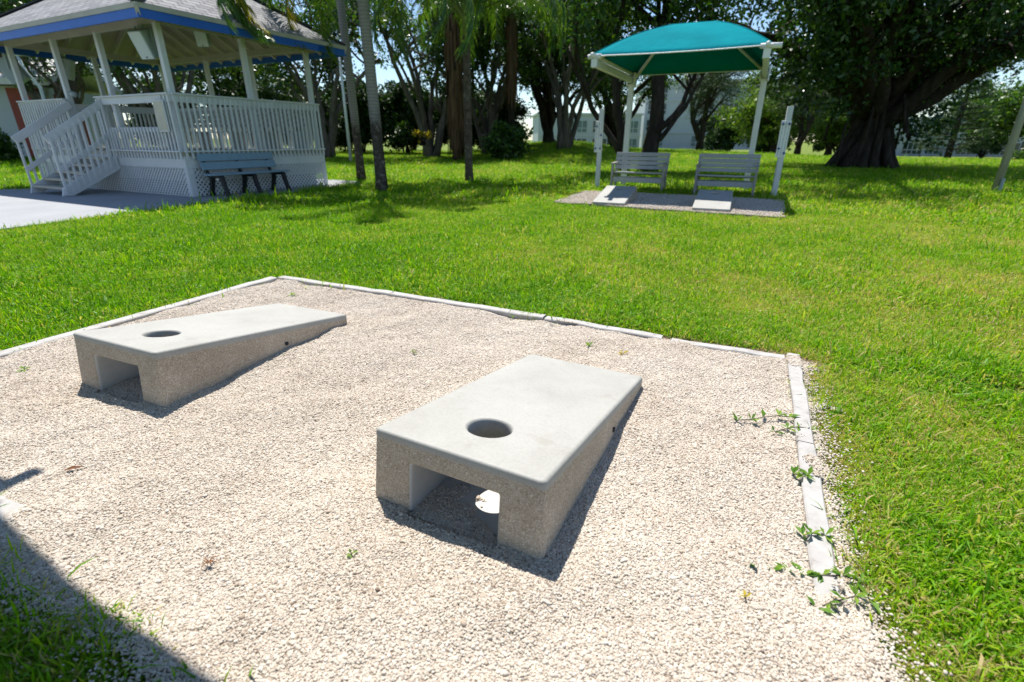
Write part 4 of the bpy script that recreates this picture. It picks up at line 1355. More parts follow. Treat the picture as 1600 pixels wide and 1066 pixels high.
def grow(seed, trunks, crown_c, crown_r, n_limb, n_sub, r0, leaf_n, leaf_s, cl_r, limb_from=(.45, 1.0), bottom=-.55, twig=3, asp=.45, up=.5, flat=.65, droop=.25, extra=None, limb_w=.035, gnarl=1.0, flute=None):
    """trunks: list of point lists; returns wood MB and leaf arrays"""
    rg = np.random.default_rng(seed)
    mb = MB(); cc = np.array(crown_c, float); cr = np.array(crown_r, float)
    cens = []
    paths = []
    R0 = r0
    for tr in trunks:
        r0 = R0
        if isinstance(tr, tuple): tr, r0 = tr
        tr = np.array(tr, float)
        if len(tr) == 3: tr = wig(rg, bez(tr[0], tr[1], tr[2], 9), .05 * gnarl)
        k = len(tr)
        rad = r0 * (1 - .55 * np.linspace(0, 1, k)); rad[0] *= 1.45; rad[1] *= 1.08
        mb.tube(tr, list(rad), 10, flute=flute)
        paths.append((tr, rad))
    r0 = R0
    for i in range(n_limb):
        tr, rad = paths[i % len(paths)]
        k = len(tr)
        t = rg.uniform(*limb_from); j = min(k - 1, int(t * (k - 1)))
        p0 = tr[j]
        for _ in range(30):
            d = unit(rg, 1)[0]
            if d[2] > bottom: break
        e = cc + d * cr * rg.uniform(.62, .95)
        mid = p0 + (e - p0) * .45 + np.array([0, 0, .22 * np.linalg.norm((e - p0)[:2])]) * rg.uniform(.2, 1)
        pts = wig(rg, bez(p0, mid, e, 10), .035 * gnarl * np.linalg.norm(e - p0) / 4)
        rr = np.linspace(min(rad[j] * .62, r0 * .6), limb_w, 10)
        mb.tube(pts, list(rr), 7)
        cens.append(pts[-1])
        for s in range(n_sub):
            q = rg.integers(3, 10); a = pts[q]
            dv = unit(rg, 1)[0]; dv[2] = dv[2] * .7 + .12
            L = np.mean(cr) * rg.uniform(.22, .45)
            b = a + dv * L
            sp = wig(rg, bez(a, a + dv * L * .5 + np.array([0, 0, .12 * L]), b, 6), .03 * gnarl * L / 2)
            mb.tube(sp, list(np.linspace(rr[q] * .6, limb_w * .45, 6)), 5, cap=False)
            cens.append(sp[-1]); cens.append(sp[3])
            for w_ in range(twig):
                c = sp[rg.integers(2, 6)] + unit(rg, 1)[0] * cl_r * rg.uniform(.7, 1.6)
                mb.tube([sp[3], (sp[3] + c) / 2 + np.array([0, 0, .05]), c], [limb_w * .4, limb_w * .3, limb_w * .15], 4, cap=False)
                cens.append(c)
    if extra is not None: cens += list(extra)
    cens = np.array(cens)
    lv, lf = leaf_cloud(rg, cens, cl_r * rg.uniform(.6, 1.25, len(cens)), leaf_n / len(cens), leaf_s, up, droop, asp, flat)
    return mb, lv, lf
def make_tree(name, loc, rz, label, cat, group, wood, wmat, leaves, lmat, scale=1.0, parts=("trunk", "crown")):
    e = empty(name, loc, rz, label, cat, group)
    e.scale = (scale,) * 3
    wood.build(parts[0], wmat, e)
    link_mesh(parts[1], np_mesh(parts[1], leaves[0], leaves[1], lmat), e)
    return e
def fan_trunks(n, h, spread, seed, base=.35):
    rg = np.random.default_rng(seed); out = []
    for i in range(n):
        a = 6.283 * i / n + rg.uniform(-.4, .4); s = spread * rg.uniform(.5, 1.15)
        b = np.array([math.cos(a) * base * rg.uniform(.3, 1), math.sin(a) * base * rg.uniform(.3, 1), -.2])
        t = np.array([math.cos(a) * s, math.sin(a) * s, h * rg.uniform(.75, 1.1)])
        m = np.array([math.cos(a) * s * .25, math.sin(a) * s * .25, h * .55])
        out.append([b, m, t])
    return out

TG = "fig trees behind the lawn"
# A: pale many-stemmed fig with open crown
wA, vA, fA = grow(41, fan_trunks(6, 6.0, 3.0, 1), (0, 0, 7.6), (5.4, 5.4, 3.9), 20, 4, .18, 15000, .20, .60, (.35, 1), -.6, gnarl=1.8)
treeA = make_tree("fig_tree", (-10.6, 30.5, gz(-10.6, 30.5)), .3, "pale many stemmed fig tree with rooty base beside the tall white pole", "tree", TG, wA, M['bark_grey'], (vA, fA), M['leaf_ficus'])
A_spots = [(-16.2, 25.5, 1.9, .95, "pale stemmed fig tree right behind the gazebo's right bay"),
           (-22.5, 27.5, 3.3, 1.0, "pale stemmed fig tree behind the middle of the gazebo"),
           (-5.0, 33.0, 4.5, 1.08, "pale leaning fig tree with long slanting limbs left of the low palm"),
           (-1.5, 35.0, 2.6, 1.05, "pale stemmed fig tree behind the low palm's crown"),
           (3.2, 33.5, 5.6, 1.0, "pale stemmed fig tree left of the left canopy arm")]
for x, y, rz, s, lb in A_spots: dup(treeA, (x, y, gz(x, y)), rz, lb, scale=s)

# B: thick dark single trunk with low heavy limbs
wB, vB, fB = grow(52, [[(0, 0, -.3), (.25, .1, 1.8), (.1, 0, 3.8)], [(0.2, 0, -.3), (-.9, .3, 1.6), (-1.9, .2, 4.2)]], (0, 0, 6.6), (5.6, 5.6, 3.6), 16, 4, .42, 17000, .22, .70, (.3, 1), -.62, gnarl=1.7)
treeB = make_tree("fig_tree", (2.6, 38.0, gz(2.6, 38)), 1.0, "dark thick fig tree forking low on the grassy rise left of the score post", "tree", TG, wB, M['bark_dark'], (vB, fB), M['leaf_ficus'])
dup(treeB, (-20.5, 40, gz(-20, 40)), 4.0, "dark fig tree behind the gazebo's roof", scale=1.0)
dup(treeB, (-30.0, 31, gz(-30, 31)), 2.4, "dark fig tree beyond the gazebo's left bay", scale=1.0)
dup(treeB, (7.6, 40.0, gz(7.6, 40)), 5.2, "dark fig tree seen under the left arm of the teal canopy", scale=.9)

# C: the fig right behind the left canopy post, one limb sweeping right
trC = [([(0, 0, -.2), (.05, .1, 2.2), (.1, .2, 5.2)], .34), ([(-.85, .9, -.2), (-.9, 1.0, 2.0), (-1.7, 1.3, 5.0)], .22), ([(.12, 0, 1.45), (1.7, .2, 2.2), (1.9, .1, 5.2)], .115), ([(.15, .1, 1.1), (1.5, .2, 1.7), (2.0, .3, 4.6)], .10), ([(-.8, .9, .4), (-2.3, .6, 1.9), (-3.6, .4, 4.6)], .13)]
wC, vC, fC = grow(63, trC, (-1.0, .6, 7.2), (5.0, 4.6, 3.0), 18, 4, .30, 15000, .20, .65, (.55, 1), -.5, gnarl=1.2)
make_tree("fig_tree", (5.25, 20.4, 0), 0.0, "dark two trunked fig tree right behind the left canopy post, limbs sweeping right", "tree", TG, wC, M['bark_dark'], (vC, fC), M['leaf_ficus'])

# D: feathery slim trees on the far lawn
wD, vD, fD = grow(74, [[(0, 0, -.2), (.15, 0, 4), (.35, 0, 8.5)], [(0.0, .1, .9), (-1.0, .2, 2.2), (-1.7, .2, 5.4)]], (0.1, 0, 6.0), (3.6, 3.6, 3.6), 20, 4, .24, 11000, .30, .62, (.3, 1), -.75, asp=.10, up=.1, droop=.5, flat=.8)
x, y = 15.0, 43.0
treeD = make_tree("casuarina_tree", (x, y, gz(x, y)), 0, "slim dark feathery tree on the far lawn framed by the canopy posts", "tree", "feathery trees on the far lawn", wD, M['bark_dark'], (vD, fD), M['needle'])
x, y = 23.5, 44.0
dup(treeD, (x, y, gz(x, y)), 2.0, "slim feathery tree whose grey trunk rises right behind the right score post", scale=.9)

# E: banyan
def build_banyan():
    rg = np.random.default_rng(85)
    bx, by = 16.1, 24.4
    mb_extra = MB()
    tr = [[(0, 0, -.3), (.05, 0, 1.6), (.1, .1, 3.6)]]
    def fl(j, i): return .16 * math.sin(j * 2.5 + i * .3) + .1 * math.sin(j * 4.1)
    limbs_to = [(-7.6, -1, 5.6), (-6.0, -3.6, 7.6), (-4.2, 2.6, 8.6), (-2.2, -4.0, 8.8), (-.6, 4.0, 9.6), (1.5, -3.4, 8.8), (3.6, 2.5, 8.8), (6.0, -2.0, 6.6), (8.4, -.4, 7.0), (5.4, 4.0, 7.6), (-5.0, 4.6, 6.5), (9.0, -3.6, 7.8), (-4.5, -6.8, 7.4), (-.5, -7.6, 8.0), (3.6, -7.0, 8.0), (7.2, -6.0, 7.8), (-7.5, -4.5, 7.0), (-8.4, -9.6, 8.4), (-9.6, -8.4, 8.6)]
    wood, lv, lf = grow(86, [[(0, 0, -.3), (.05, 0, 1.5), (.1, .1, 3.4)]], (.6, -.3, 7.2), (9.6, 8.6, 3.8), 10, 4, .80, 10, .2, .9, (.75, 1), -.2, limb_w=.06)
    cens = []
    for i in range(26):                                  # fused aerial roots make the fluted column
        a = 6.283 * i / 26 + rg.uniform(-.12, .12)
        r0 = rg.uniform(.75, 1.35); r1 = rg.uniform(.35, .62)
        h = rg.uniform(2.0, 4.0)
        p = [(math.cos(a) * r0 * 1.15, math.sin(a) * r0, -.2), (math.cos(a) * r0 * .85, math.sin(a) * r0 * .8, .5), (math.cos(a + .2) * r1, math.sin(a + .2) * r1, h * .6), (math.cos(a + .35) * r1 * .9, math.sin(a + .35) * r1 * .9, h)]
        wood.tube(p, [.26, .19, .17, .12], 7)
    for i in range(10):                                  # free hanging roots
        a = rg.uniform(0, 6.283); r_ = rg.uniform(.9, 2.2)
        top = rg.uniform(2.2, 3.6); bot = -.1 if rg.random() < .5 else rg.uniform(.6, 1.6)
        wood.tube([(math.cos(a) * r_ * .75, math.sin(a) * r_ * .75, top), (math.cos(a) * r_, math.sin(a) * r_, top * .5), (math.cos(a) * r_ * 1.02, math.sin(a) * r_ * 1.02, bot)], [.07, .05, .06], 6)
    for e in limbs_to:
        e = np.array(e, float)
        d = e[:2] / np.linalg.norm(e[:2])
        p0 = np.array([d[0] * .45, d[1] * .45, rg.uniform(1.7, 3.0)])
        mid = p0 + (e - p0) * .45 + np.array([0, 0, rg.uniform(-.2, .9)])
        pts = wig(rg, bez(p0, mid, e, 12), .09)
        rr = np.linspace(.36, .07, 12)
        wood.tube(pts, list(rr), 8)
        for s in range(9):
            q = rg.integers(4, 12); a = pts[q]; dv = unit(rg, 1)[0]; dv[2] = dv[2] * .6 + .1 if e[0] < 4 else abs(dv[2]) * .6 + .12; L = rg.uniform(1.4, 3.2)
            sp = wig(rg, bez(a, a + dv * L * .5 + np.array([0, 0, .25]), a + dv * L, 6), .06)
            wood.tube(sp, list(np.linspace(rr[q] * .55, .025, 6)), 5, cap=False)
            cens += [sp[-1], sp[3]]
            for w_ in range(4): cens.append(sp[rg.integers(2, 6)] + unit(rg, 1)[0] * rg.uniform(.5, 1.3))
    for i in range(46):                                  # leafy skirt low on the right and left of the column
        cens.append(np.array([rg.uniform(.8, 3.2), rg.uniform(-1.2, 1.6), rg.uniform(1.0, 4.4)]))
    for i in range(26):
        cens.append(np.array([rg.uniform(-4.2, -.8), rg.uniform(-1.2, 1.6), rg.uniform(2.4, 4.8)]))
    for i in range(230):                                 # the upper crown, mostly above the picture
        d = unit(rg, 1)[0]; q = rg.uniform(.3, 1.0) ** .5
        cens.append(np.array([.6 + d[0] * 10.0 * q, -.8 + d[1] * 9.6 * q, 9.2 + abs(d[2]) * 3.0 * q]))
    cens = np.array(cens)
    v2, f2 = leaf_cloud(rg, cens, .85 * rg.uniform(.55, 1.25, len(cens)), 72000 / len(cens), .20, .5, .3, .5, .7)
    make_tree("banyan_tree", (bx, by, gz(bx, by)), 0, "huge dark banyan with fluted root trunk spreading over the right side of the lawn", "tree", None, wood, M['bark_dark'], (v2, f2), M['leaf_banyan'])
build_banyan()

# F: round and layered trees and conifer by the far buildings
wF, vF, fF = grow(96, [[(0, 0, -.3), (.1, 0, 1.8), (0, .1, 4)]], (0, 0, 5.4), (6.0, 6.0, 4.6), 26, 5, .45, 26000, .36, 1.0, (.3, 1), -.75)
x, y = 30.5, 62.0
treeF = make_tree("broadleaf_tree", (x, y, gz(x, y) + .6), 0, "round bright green tree on the far lawn right of the canopy, sunlit on its left", "tree", "round trees by the far buildings", wF, M['bark_dark'], (vF, fF), M['leaf_light'])
x, y = 39, 66
dup(treeF, (x, y, gz(x, y) + .6), 2.0, "darker round tree behind the banyan's left side", scale=1.0)
x, y = 56, 57
wH, vH, fH = grow(97, [[(0, 0, -.3), (.2, 0, 2.5), (.1, .1, 4)]], (0, 0, 4.9), (9.5, 9.5, 3.6), 26, 5, .5, 26000, .42, 1.25, (.5, 1), -.55, flat=.35, up=.9)
treeH = make_tree("spreading_tree", (x, y, gz(x, y) + .6), 0, "broad dark tree with layered crown behind the leaning wooden pole at the right", "tree", "layered trees at the right", wH, M['bark_dark'], (vH, fH), M['leaf_ficus'])
x, y = 66, 50
dup(treeH, (x, y, gz(x, y) + .6), 2.4, "broad layered tree cut by the photo's right border", scale=.95)
def build_conifer():
    rg = np.random.default_rng(98)
    mb = MB(); mb.tube([(0, 0, -.2), (0, 0, 4), (.1, 0, 11)], [.28, .2, .03], 8)
    cen, rad = [], []
    for k in range(24):
        z = 1.0 + 9.8 * k / 24; L = 2.7 * (1 - .86 * k / 24)
        for j in range(7):
            a = rg.uniform(0, 6.283); e = np.array([math.cos(a) * L, math.sin(a) * L, z + .25])
            mb.tube([(0, 0, z), tuple(e * .6 + np.array([0, 0, z * .4])), tuple(e)], [.04, .03, .01], 4, cap=False)
            for t in (.45, .75, 1.0):
                cen.append([e[0] * t, e[1] * t, z + .25 * t]); rad.append(.40 * (1.2 - .6 * k / 24))
    lv, lf = leaf_cloud(rg, cen, np.array(rad), 24, .30, .2, .1, .12, .5)
    x, y = 39.3, 48
    make_tree("conifer", (x, y, gz(x, y) + .2), 0, "tall dark conifer standing just right of the banyan before the low white building", "tree", None, mb, M['bark_dark'], (lv, lf), M['needle'])
build_conifer()

# shrubs: dense understorey, each bush its own thing
def shrub_mesh(seed, n_cl, rx, ry, h, leaf_n, leaf_s, clr):
    rg = np.random.default_rng(seed)
    cen = []
    while len(cen) < n_cl:
        d = unit(rg, 1)[0] * rg.uniform(.35, 1)
        p = np.array([d[0] * rx, d[1] * ry, h * .48 + d[2] * h * .5])
        if p[2] > .1: cen.append(p)
    cen = np.array(cen)
    st = MB()
    for p in cen[:14]: st.tube([(rg.normal(0, .15), rg.normal(0, .15), -.1), (p[0] * .4, p[1] * .4, p[2] * .55), tuple(p)], [.05, .035, .012], 5, cap=False)
    lv, lf = leaf_cloud(rg, cen, clr * rg.uniform(.6, 1.2, n_cl), leaf_n / n_cl, leaf_s, .4, .25, .5, .8)
    return st, lv, lf
s1 = shrub_mesh(111, 80, 2.6, 2.2, 5.2, 15000, .24, .75)
shr = make_tree("shrub", (-14.5, 36.5, gz(-14.5, 36.5)), 0, "dense dark bush behind the bare palm trunk, first of the hedge from the gazebo", "shrub", "dark bushes filling the back of the lawn", s1[0], M['bark_dark'], (s1[1], s1[2]), M['leaf_dark'], parts=("stems", "foliage"))
for i, (x, y, rz, s, lb) in enumerate([(-10.8, 38.5, 1.2, 1.0, "dense dark bush behind the gap between the two bare palm trunks and the fig"), (-7.4, 37.5, 2.1, .95, "dense dark bush right of the bare palm trunk, under slanting fig limbs"), (-3.8, 39.0, 3.0, .95, "dense dark bush left of the low palm's trunk"),
                                       (-.8, 38.0, 4.4, .8, "dense dark bush right of the low palm's trunk"), (-18.5, 38, 5.0, 1.0, "dense dark bush behind the gazebo's right corner"), (-24.5, 38, .4, 1.0, "dense dark bush behind the gazebo's middle"), (-2.5, 44.5, 2.6, .95, "tall dark bush farther back behind the low palm"), (-8.5, 46, 1.5, 1.0, "tall dark bush farther back between fig trunks"), (-31, 36, 3.9, .9, "dark bush behind the gazebo's left bay"), (-13.2, 43, 2.2, 1.0, "dark bush farther back, seen between the tall white pole and the first palm"), (-17.0, 44, .7, 1.0, "dark bush farther back behind the gazebo's right bay")]):
    dup(shr, (x, y, gz(x, y)), rz, lb, scale=s)
for i, (x, y, rz, s, lb) in enumerate([(33.5, 86, 1.0, 1.5, "distant dark bush left behind the round bright tree"), (40, 84, 2.0, 1.6, "distant dark bush between the round trees and the banyan"), (50, 82, 3.0, 1.6, "distant dark bush behind the banyan trunk"), (36, 76, 4.0, 1.2, "distant dark bush right behind the right score post"), (74, 84, 5.0, 1.3, "distant dark bush between the conifer and the layered tree")]):
    dup(shr, (x, y, gz(x, y)), rz, lb, scale=s)
s2 = shrub_mesh(112, 26, 1.0, .9, 1.5, 4200, .16, .42)
sh2 = make_tree("shrub", (-23.6, 24.0, 0), 0, "low leafy bush in front of the white and red house at the left border", "shrub", None, s2[0], M['bark_dark'], (s2[1], s2[2]), M['leaf_ficus'], parts=("stems", "foliage"))
dup(sh2, (49, 50, gz(49, 50)), 1.3, "low bright bush before the white building right of the conifer", scale=1.5)
dup(sh2, (-.3, 29.5, gz(-.3, 29.5)), 2.3, "low spiky dark bush at the foot of the brown skirted palm", scale=1.25)
yl = shrub_mesh(113, 8, .5, .4, .8, 420, .13, .22)
make_tree("flowering_shrub", (-5.2, 31.0, .9), 0, "small yellow leaved shrub glowing in the dark hedge left of the skirted palm", "shrub", None, yl[0], M['bark_dark'], (yl[1], yl[2]), M['flower'], parts=("stems", "foliage"))

# ------------------------------------------------------------------ palms
def frond_mesh(seed, L, droop, leaf_l, n, mat, hang=.7, twist=0):
    """one feather frond growing along +X from the origin, arching over and down"""
    rg = np.random.default_rng(seed)
    k = 26; el = 1.05; p = np.zeros(3); pts = [p.copy()]; els = [el]
    for i in range(k):
        el -= droop / k * (.35 + 1.3 * i / k)
        p = p + np.array([math.cos(el), 0, math.sin(el)]) * L / k
        pts.append(p.copy()); els.append(el)
    pts = np.array(pts)
    mb = MB(); mb.tube(pts, list(np.linspace(.032, .005, k + 1)), 5, mat=1, cap=False)
    vs, fs = [], []
    for i in range(n):
        t = .14 + .86 * i / n
        q = t * k; j = min(int(q), k - 1); f = q - j
        c = pts[j] * (1 - f) + pts[j + 1] * f
        d = pts[min(j + 1, k)] - pts[j]; d /= np.linalg.norm(d)
        upv = np.array([-d[2], 0, d[0]])
        for sgn in (-1, 1):
            l = leaf_l * (.55 + .45 * math.sin(math.pi * min(1, t * .9 + .08))) * rg.uniform(.8, 1.15)
            a = rg.uniform(.6, 1.0); lift = rg.uniform(-.35, .5)
            dv = d * math.cos(a) + (np.array([0, sgn, 0]) * math.cos(lift) + upv * math.sin(lift)) * math.sin(a)
            s0 = c; w = .022
            prev = s0; o = len(vs)
            side = np.cross(dv, np.array([0, 0, 1.0])); side /= np.linalg.norm(side) + 1e-9
            for g in range(4):
                ww = w * (1, 1.1, .75, 0.05)[g]
                vs += [tuple(prev + side * ww / 2), tuple(prev - side * ww / 2)]
                dv = dv + np.array([0, 0, -hang * (.35 + .3 * g)]); dv /= np.linalg.norm(dv)
                prev = prev + dv * l / 3
            for g in range(3): fs.append((o + 2 * g, o + 2 * g + 1, o + 2 * g + 3, o + 2 * g + 2))
    mb.add(vs, fs, 0)
    return mb.mesh("frond", [mat, M['rachis']])
FR = [frond_mesh(200 + i, 3.7, 2.5 + .25 * i, .62, 78, M['frond']) for i in range(3)]
FY = [frond_mesh(210 + i, 3.5, 2.7 + .2 * i, .60, 74, M['frond_yellow'], .9) for i in range(2)]
FH = [frond_mesh(230 + i, 5.0, 3.25 + .12 * i, .66, 96, M['frond_yellow' if i == 1 else 'frond'], 1.1) for i in range(3)]
FD = [frond_mesh(220, 2.6, 3.4, .5, 60, M['frond_dead'], 1.1)]
def palm(loc, h, r, bark, label, seed, fronds, shaft=None, lean=(0, 0)):
    rg = np.random.default_rng(seed)
    e = empty("palm_tree", loc, 0, label, "palm tree", "palm trees on the lawn")
    k = 14
    pts = [(lean[0] * (i / k) ** 1.5, lean[1] * (i / k) ** 1.5, h * i / k - .1 * (i == 0)) for i in range(k + 1)]
    rad = [r * (1.28 if i == 0 else 1.06 if i == 1 else 1.0 - .08 * i / k) * (1 + rg.normal(0, .012)) for i in range(k + 1)]
    mb = MB(); mb.tube(pts, rad, 14); mb.build("trunk", bark, e)
    tx, ty = pts[-1][0], pts[-1][1]
    if shaft:
        mb = MB()
        for j in range(9):
            a = rg.uniform(0, 6.283); o = .06
            mb.tube([(tx + math.cos(a) * o, ty + math.sin(a) * o, h - .25), (tx + math.cos(a) * .10, ty + math.sin(a) * .10, h + .35), (tx + math.cos(a) * .24, ty + math.sin(a) * .24, h + .85)], [.075, .055, .03], 6)
        mb.build("crownshaft", shaft, e)
    for i, (me, az, tilt, s) in enumerate(fronds):
        o = link_mesh("frond", me, e)
        o.location = (tx, ty, h + .02)
        o.rotation_euler = (0, tilt, az); o.scale = (s,) * 3
    return e
rg = np.random.default_rng(9)
def crown_list(n, meshes, lo, hi, s=1.0, skip=None):
    out = []
    for i in range(n):
        az = 6.283 * (i * .382) + rg.uniform(-.2, .2)
        out.append((meshes[i % len(meshes)], az, lo + (hi - lo) * (i + .5) / n, s * rg.uniform(.9, 1.08)))
    return out
fa = crown_list(15, FR, -.35, .75) + [(FH[0], math.pi * 1.07, .32, .84), (FH[1], math.pi * 1.04, .36, .80), (FH[2], math.pi * 1.10, .34, .86), (FH[0], math.pi * 1.0, .30, .82), (FH[1], math.pi * 1.12, .22, .8), (FH[2], math.pi * 1.05, .40, .84), (FH[0], math.pi * 1.085, .42, .82), (FH[0], math.pi * 1.06, .28, .86), (FY[1], 2.75, .6, .95), (FR[1], .2, .6, .95), (FR[2], -.5, .6, .95)]
palm((-3.10, 12.29, 0), 4.45, .125, M['palm_bark'], "tall grey palm with smooth ringed trunk and dark mottled base, right of the gazebo's bench", 1, fa, M['rachis'], (-.06, 0))
palm((-4.61, 15.9, 0), 6.6, .118, M['palm_bark'], "thinner tall grey palm behind the first one, at the end of the slab", 2, crown_list(13, FR, -.3, .8, .95), M['rachis'], (-.15, .1))
palm((-1.28, 15.34, 0), 3.95, .115, M['palm_bark_dark'], "low palm with dark speckled trunk and feathery drooping crown in the middle of the lawn", 3, crown_list(22, FR, -.55, .35, 1.0) , M['rachis'], (.03, 0))
def skirted_palm(loc, h, r, z0, seed, label):
    rg_ = np.random.default_rng(seed)
    e = empty("skirted_palm", loc, 0, label, "palm tree", "palms with brown skirts of dead fronds")
    MB().tube([(0, 0, -.1), (0, 0, h)], [.2, .17], 10).build("trunk", M['bark_dark'], e)
    vs, fs = [], []
    for i in range(900):
        a = rg_.uniform(0, 6.283); z = rg_.uniform(z0, h); l = rg_.uniform(.7, 1.5)
        ro = r * rg_.uniform(.5, 1.05)
        c = np.array([math.cos(a) * ro, math.sin(a) * ro, z]); t = np.array([-math.sin(a), math.cos(a), 0]) * rg_.uniform(.02, .07)
        b = c + np.array([math.cos(a) * .08, math.sin(a) * .08, -l]); b[2] = max(b[2], .02)
        o = len(vs); vs += [tuple(c - t), tuple(c + t), tuple(b + t * .4), tuple(b - t * .4)]; fs.append((o, o + 1, o + 2, o + 3))
    mb = MB(); mb.add(vs, fs); mb.build("dead_skirt", M['frond_dead'], e)
    for i in range(12):
        o = link_mesh("frond", FR[i % 3], e); o.location = (0, 0, h); o.rotation_euler = (0, rg_.uniform(-.5, .5), i * 2.4); o.scale = (.75,) * 3
skirted_palm((-3.05, 29.0, .1), 6.8, .42, 1.0, 5, "palm with long brown skirt of dead fronds just left of the low palm's trunk")
skirted_palm((-.1, 31.5, .2), 7.2, .28, 3.9, 6, "palm with short brown skirt of dead fronds right of the low palm")

# ------------------------------------------------------------------ buildings beyond the lawn
def apartment(x, y, rz, floors, bays, label, roofbox=False, z0=-1.0, fh=2.95, bw=4.6, blank=(), depth=12.0):
    e = empty("apartment_building", (x, y, z0), rz, label, "building", "white apartment buildings beyond the lawn")
    W = bw * bays; H = fh * floors
    MB().box(0, W, 0, depth, 0, H + .5).build("wall", M['bld_white'], e)
    MB().box(-.3, W + .3, -.3, depth + .3, H + .5, H + .8).build("roof", M['bld_trim'], e)
    if roofbox: MB().box(W * .3, W * .3 + 4, 2, 6, H + .8, H + 2.6).build("roof_room", M['bld_white'], e)
    rg_ = np.random.default_rng(int(abs(x) * 10))
    for f in range(floors):
        sl = MB(); sl.box(-.05, W + .05, -.16, .0, fh * f + .02, fh * f + .26); sl.build("floor_band", M['bld_trim'], e)
        for b in range(bays):
            if b in blank: continue
            x0, x1, za, zb = b * bw + .5, (b + 1) * bw - .5, fh * f + .55, fh * f + 2.55
            fr = MB()
            n = 4
            for k in range(n + 1):
                xx = x0 + (x1 - x0) * k / n; fr.box(xx - .05, xx + .05, -.12, -.005, za, zb)
            for zz in (za, za + .75, zb): fr.box(x0 - .05, x1 + .05, -.13, -.006, zz - .05, zz + .05)
            w = fr.build("window", M['bld_trim'], e)
            MB().box(x0, x1, -.06, -.004, za, zb).build("pane", M['glass'] if rg_.random() < .65 else M['screen'], w)
    return e
apartment(26.0, 108, -.05, 4, 6, "white four storey apartment building seen under the canopy behind the feathery tree", True, -.6, blank=(1, 4))
apartment(4.5, 96, .05, 2, 4, "white building with screens glimpsed low between the dark fig trunks and the left score post", False, -1.2, blank=(0,))
apartment(66, 98, -.25, 2, 6, "white apartment building hidden behind the banyan trunk", False, -1.6, bw=4.2, blank=(0,))
apartment(92, 78, -.35, 1, 6, "low white apartment building at the right border behind the wooden pole", False, -1.6, blank=(0, 3, 5))
def build_house():
    e = empty("house", (-34.25, 25.1, 0), .25, "white house with red brown panel and white gable roof at the left border", "house")
    W, D, H = 11.0, 7.0, 3.5
    MB().box(0, W, 0, D, 0, H).build("wall", M['bld_white'], e)
    MB().box(W - 1.55, W - .12, -.05, -.004, 0, H - .1).build("red_panel", M['red_wall'], e)
    MB().box(W + .004, W + .05, .8, 3.2, 0, H - .3).build("red_panel", M['red_wall'], e)
    mb = MB()
    mb.add([(-.6, -.7, H), (W + .6, -.7, H), (W + .6, D + .7, H), (-.6, D + .7, H), (-.6, D / 2, H + 1.3), (W + .6, D / 2, H + 1.3),
            (-.6, -.7, H + .3), (W + .6, -.7, H + .3), (W + .6, D + .7, H + .3), (-.6, D + .7, H + .3), (-.6, D / 2, H + 1.6), (W + .6, D / 2, H + 1.6)],
           [(0, 1, 5, 4), (2, 3, 4, 5), (6, 10, 11, 7), (8, 11, 10, 9), (0, 6, 7, 1), (2, 8, 9, 3), (0, 4, 10, 6), (4, 3, 9, 10), (1, 7, 11, 5), (5, 11, 8, 2)])
    mb.build("roof", M['roof_white'], e)
    d = MB(); d.box(W - 5.2, W - 4.2, -.04, -.003, 0, 2.2); d.build("door", M['black'], e)
    l = MB(); l.box(W - 3.6, W - 3.25, -.16, -.004, 2.4, 2.6); l.build("wall_lamp", M['black'], e)
build_house()

# ------------------------------------------------------------------ weeds, dead leaf and twig on the gravel
def weed(loc, label, seed, size=.05, runner=None, n=7, name="weed_sprig", mat=None):
    rg_ = np.random.default_rng(seed)
    st, lv = MB(), ([], [])
    def rosette(p, k, s):
        for i in range(k):
            a = rg_.uniform(0, 6.283); el = rg_.uniform(.1, 1.1); l = s * rg_.uniform(.6, 1.2); w = l * .17
            d = np.array([math.cos(a) * math.cos(el), math.sin(a) * math.cos(el), math.sin(el)])
            sd_ = np.array([-math.sin(a), math.cos(a), 0])
            c = np.array(p); m = c + d * l * .5; t = c + d * l + np.array([0, 0, -.25 * l * math.cos(el)])
            o = len(lv[0])
            lv[0].extend([tuple(c), tuple(m + sd_ * w), tuple(t), tuple(m - sd_ * w)]); lv[1].append((o, o + 1, o + 2, o + 3))
    e = empty(name, (loc[0], loc[1], float(bed_z(loc[0], loc[1])) + .004), 0, label, "weed", "weeds growing into the gravel")
    if runner is None: rosette((0, 0, .004), n, size); st.tube([(0, 0, -.02), (0, 0, .012)], [.0025, .002], 5)
    else:
        d = np.array([runner[0], runner[1], 0.0]); k = runner[2]
        pts = [tuple(d * i / k + np.array([rg_.normal(0, .004), rg_.normal(0, .006), .012 + .008 * math.sin(i * 1.3)])) for i in range(k + 1)]
        st.tube(pts, .0022, 5)
        for p in pts: rosette(p, rg_.integers(3, n), size)
    st.build("stem", M['bark_grey'], e)
    mb = MB(); mb.add(lv[0], lv[1]); mb.build("leaves", mat or M['weed'], e)
    return e
weed((-.57, 2.64), "tiny green sprig in the gravel behind the right board's low end", 1, .035, n=5)
weed((.46, 2.75), "small green sprig in the gravel right of the right board, nearer the far edging", 2, .045, n=6)
weed((.64, 2.61), "small yellow green sprig in the gravel, rightmost near the far edging", 3, .04, n=5, mat=M['flower'])
weed((1.24, 1.93), "thin creeping runner with leaf tufts lying over the right edging, farther one", 4, .045, (-.235, -.02, 4), 6)
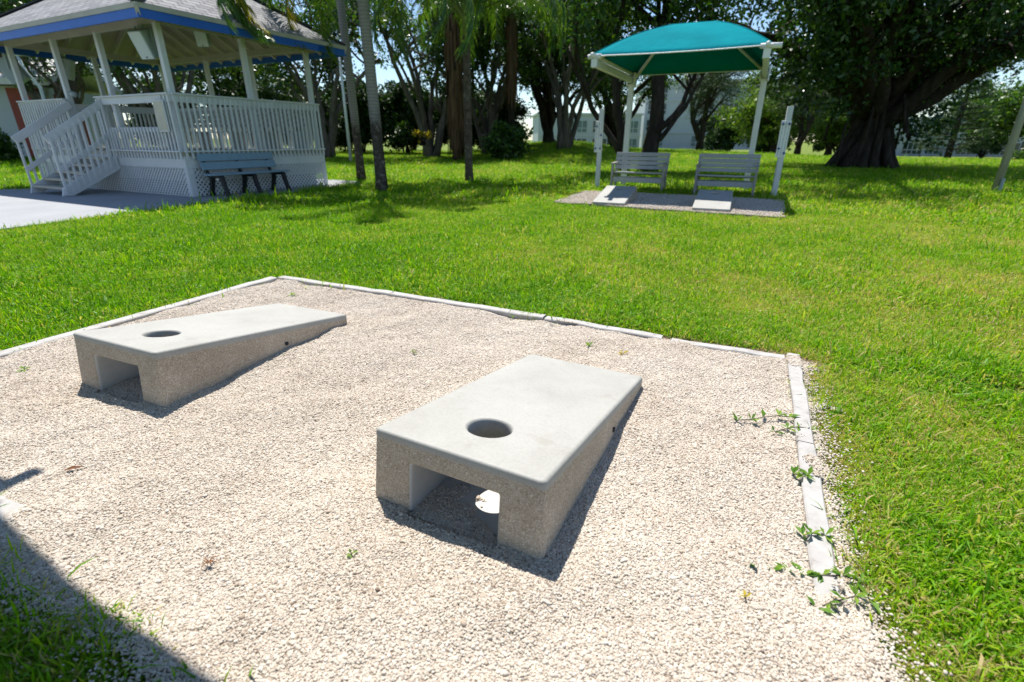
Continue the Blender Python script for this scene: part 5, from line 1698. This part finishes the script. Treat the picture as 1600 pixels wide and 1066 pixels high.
weed((1.28, 1.84), "short creeping weed just below the farther runner by the right edging", 5, .04, (-.16, -.02, 3), 6)
weed((-.47, 1.12), "tiny green sprig in front of the right board on the gravel", 6, .022, n=6)
weed((.63, .98), "tiny yellowish sprig alone in the gravel near the photo's lower right", 7, .022, n=5, mat=M['flower'])
weed((1.00, 1.06), "creeping runner with many leaf tufts crossing the buried edging, nearest the camera", 8, .045, (-.30, .03, 6), 7)
weed((.99, 1.22), "leafy weed lying on the white edging above the nearest runner", 9, .042, (-.08, .0, 2), 7)
weed((.97, .99), "leafy weed spreading over the gravel right of the nearest runner", 10, .045, (-.16, -.03, 4), 7)
weed((1.09, 1.50), "spiky weed leaning over the right edging's middle", 11, .05, (-.05, .02, 2), 7)
weed((-2.58, 2.38), "sparse brownish sprig in the gravel left of the left board", 12, .035, n=6)
weed((-1.76, 3.81), "sparse sprig in the gravel near the far left corner behind the left board", 13, .04, n=6)
def litter():
    x, y = -1.64, 1.54
    mb = MB(); mb.add([(-.028, 0, .004), (0, .008, .012), (.034, .002, .006), (.002, -.009, .008)], [(0, 1, 2, 3)])
    o = mb.build("dead_leaf", M['dead_leaf']); o.location = (x, y, float(bed_z(x, y)) + .006); o.rotation_euler = (0, 0, .4)
    so = o.modifiers.new("thickness", 'SOLIDIFY'); so.thickness = .001
    tag(o, "single curled brown leaf lying on the gravel in front of the left board", "leaf")
    x, y = -.88, 1.10
    rg_ = np.random.default_rng(4); mb = MB()
    for i in range(11):
        a = rg_.uniform(0, 6.283); l = rg_.uniform(.012, .030)
        mb.tube([(0, 0, .006), (math.cos(a) * l * .5, math.sin(a) * l * .5, .016), (math.cos(a) * l, math.sin(a) * l, .008)], [.002, .0016, .0008], 5)
    o = mb.build("dry_twig", M['dead_leaf']); o.location = (x, y, float(bed_z(x, y)) + .008)
    tag(o, "small tangle of brown dry twigs on the open gravel", "twig")
litter()
# remove unlinked leftovers
for me in list(bpy.data.meshes):
    if me.users == 0: bpy.data.meshes.remove(me)
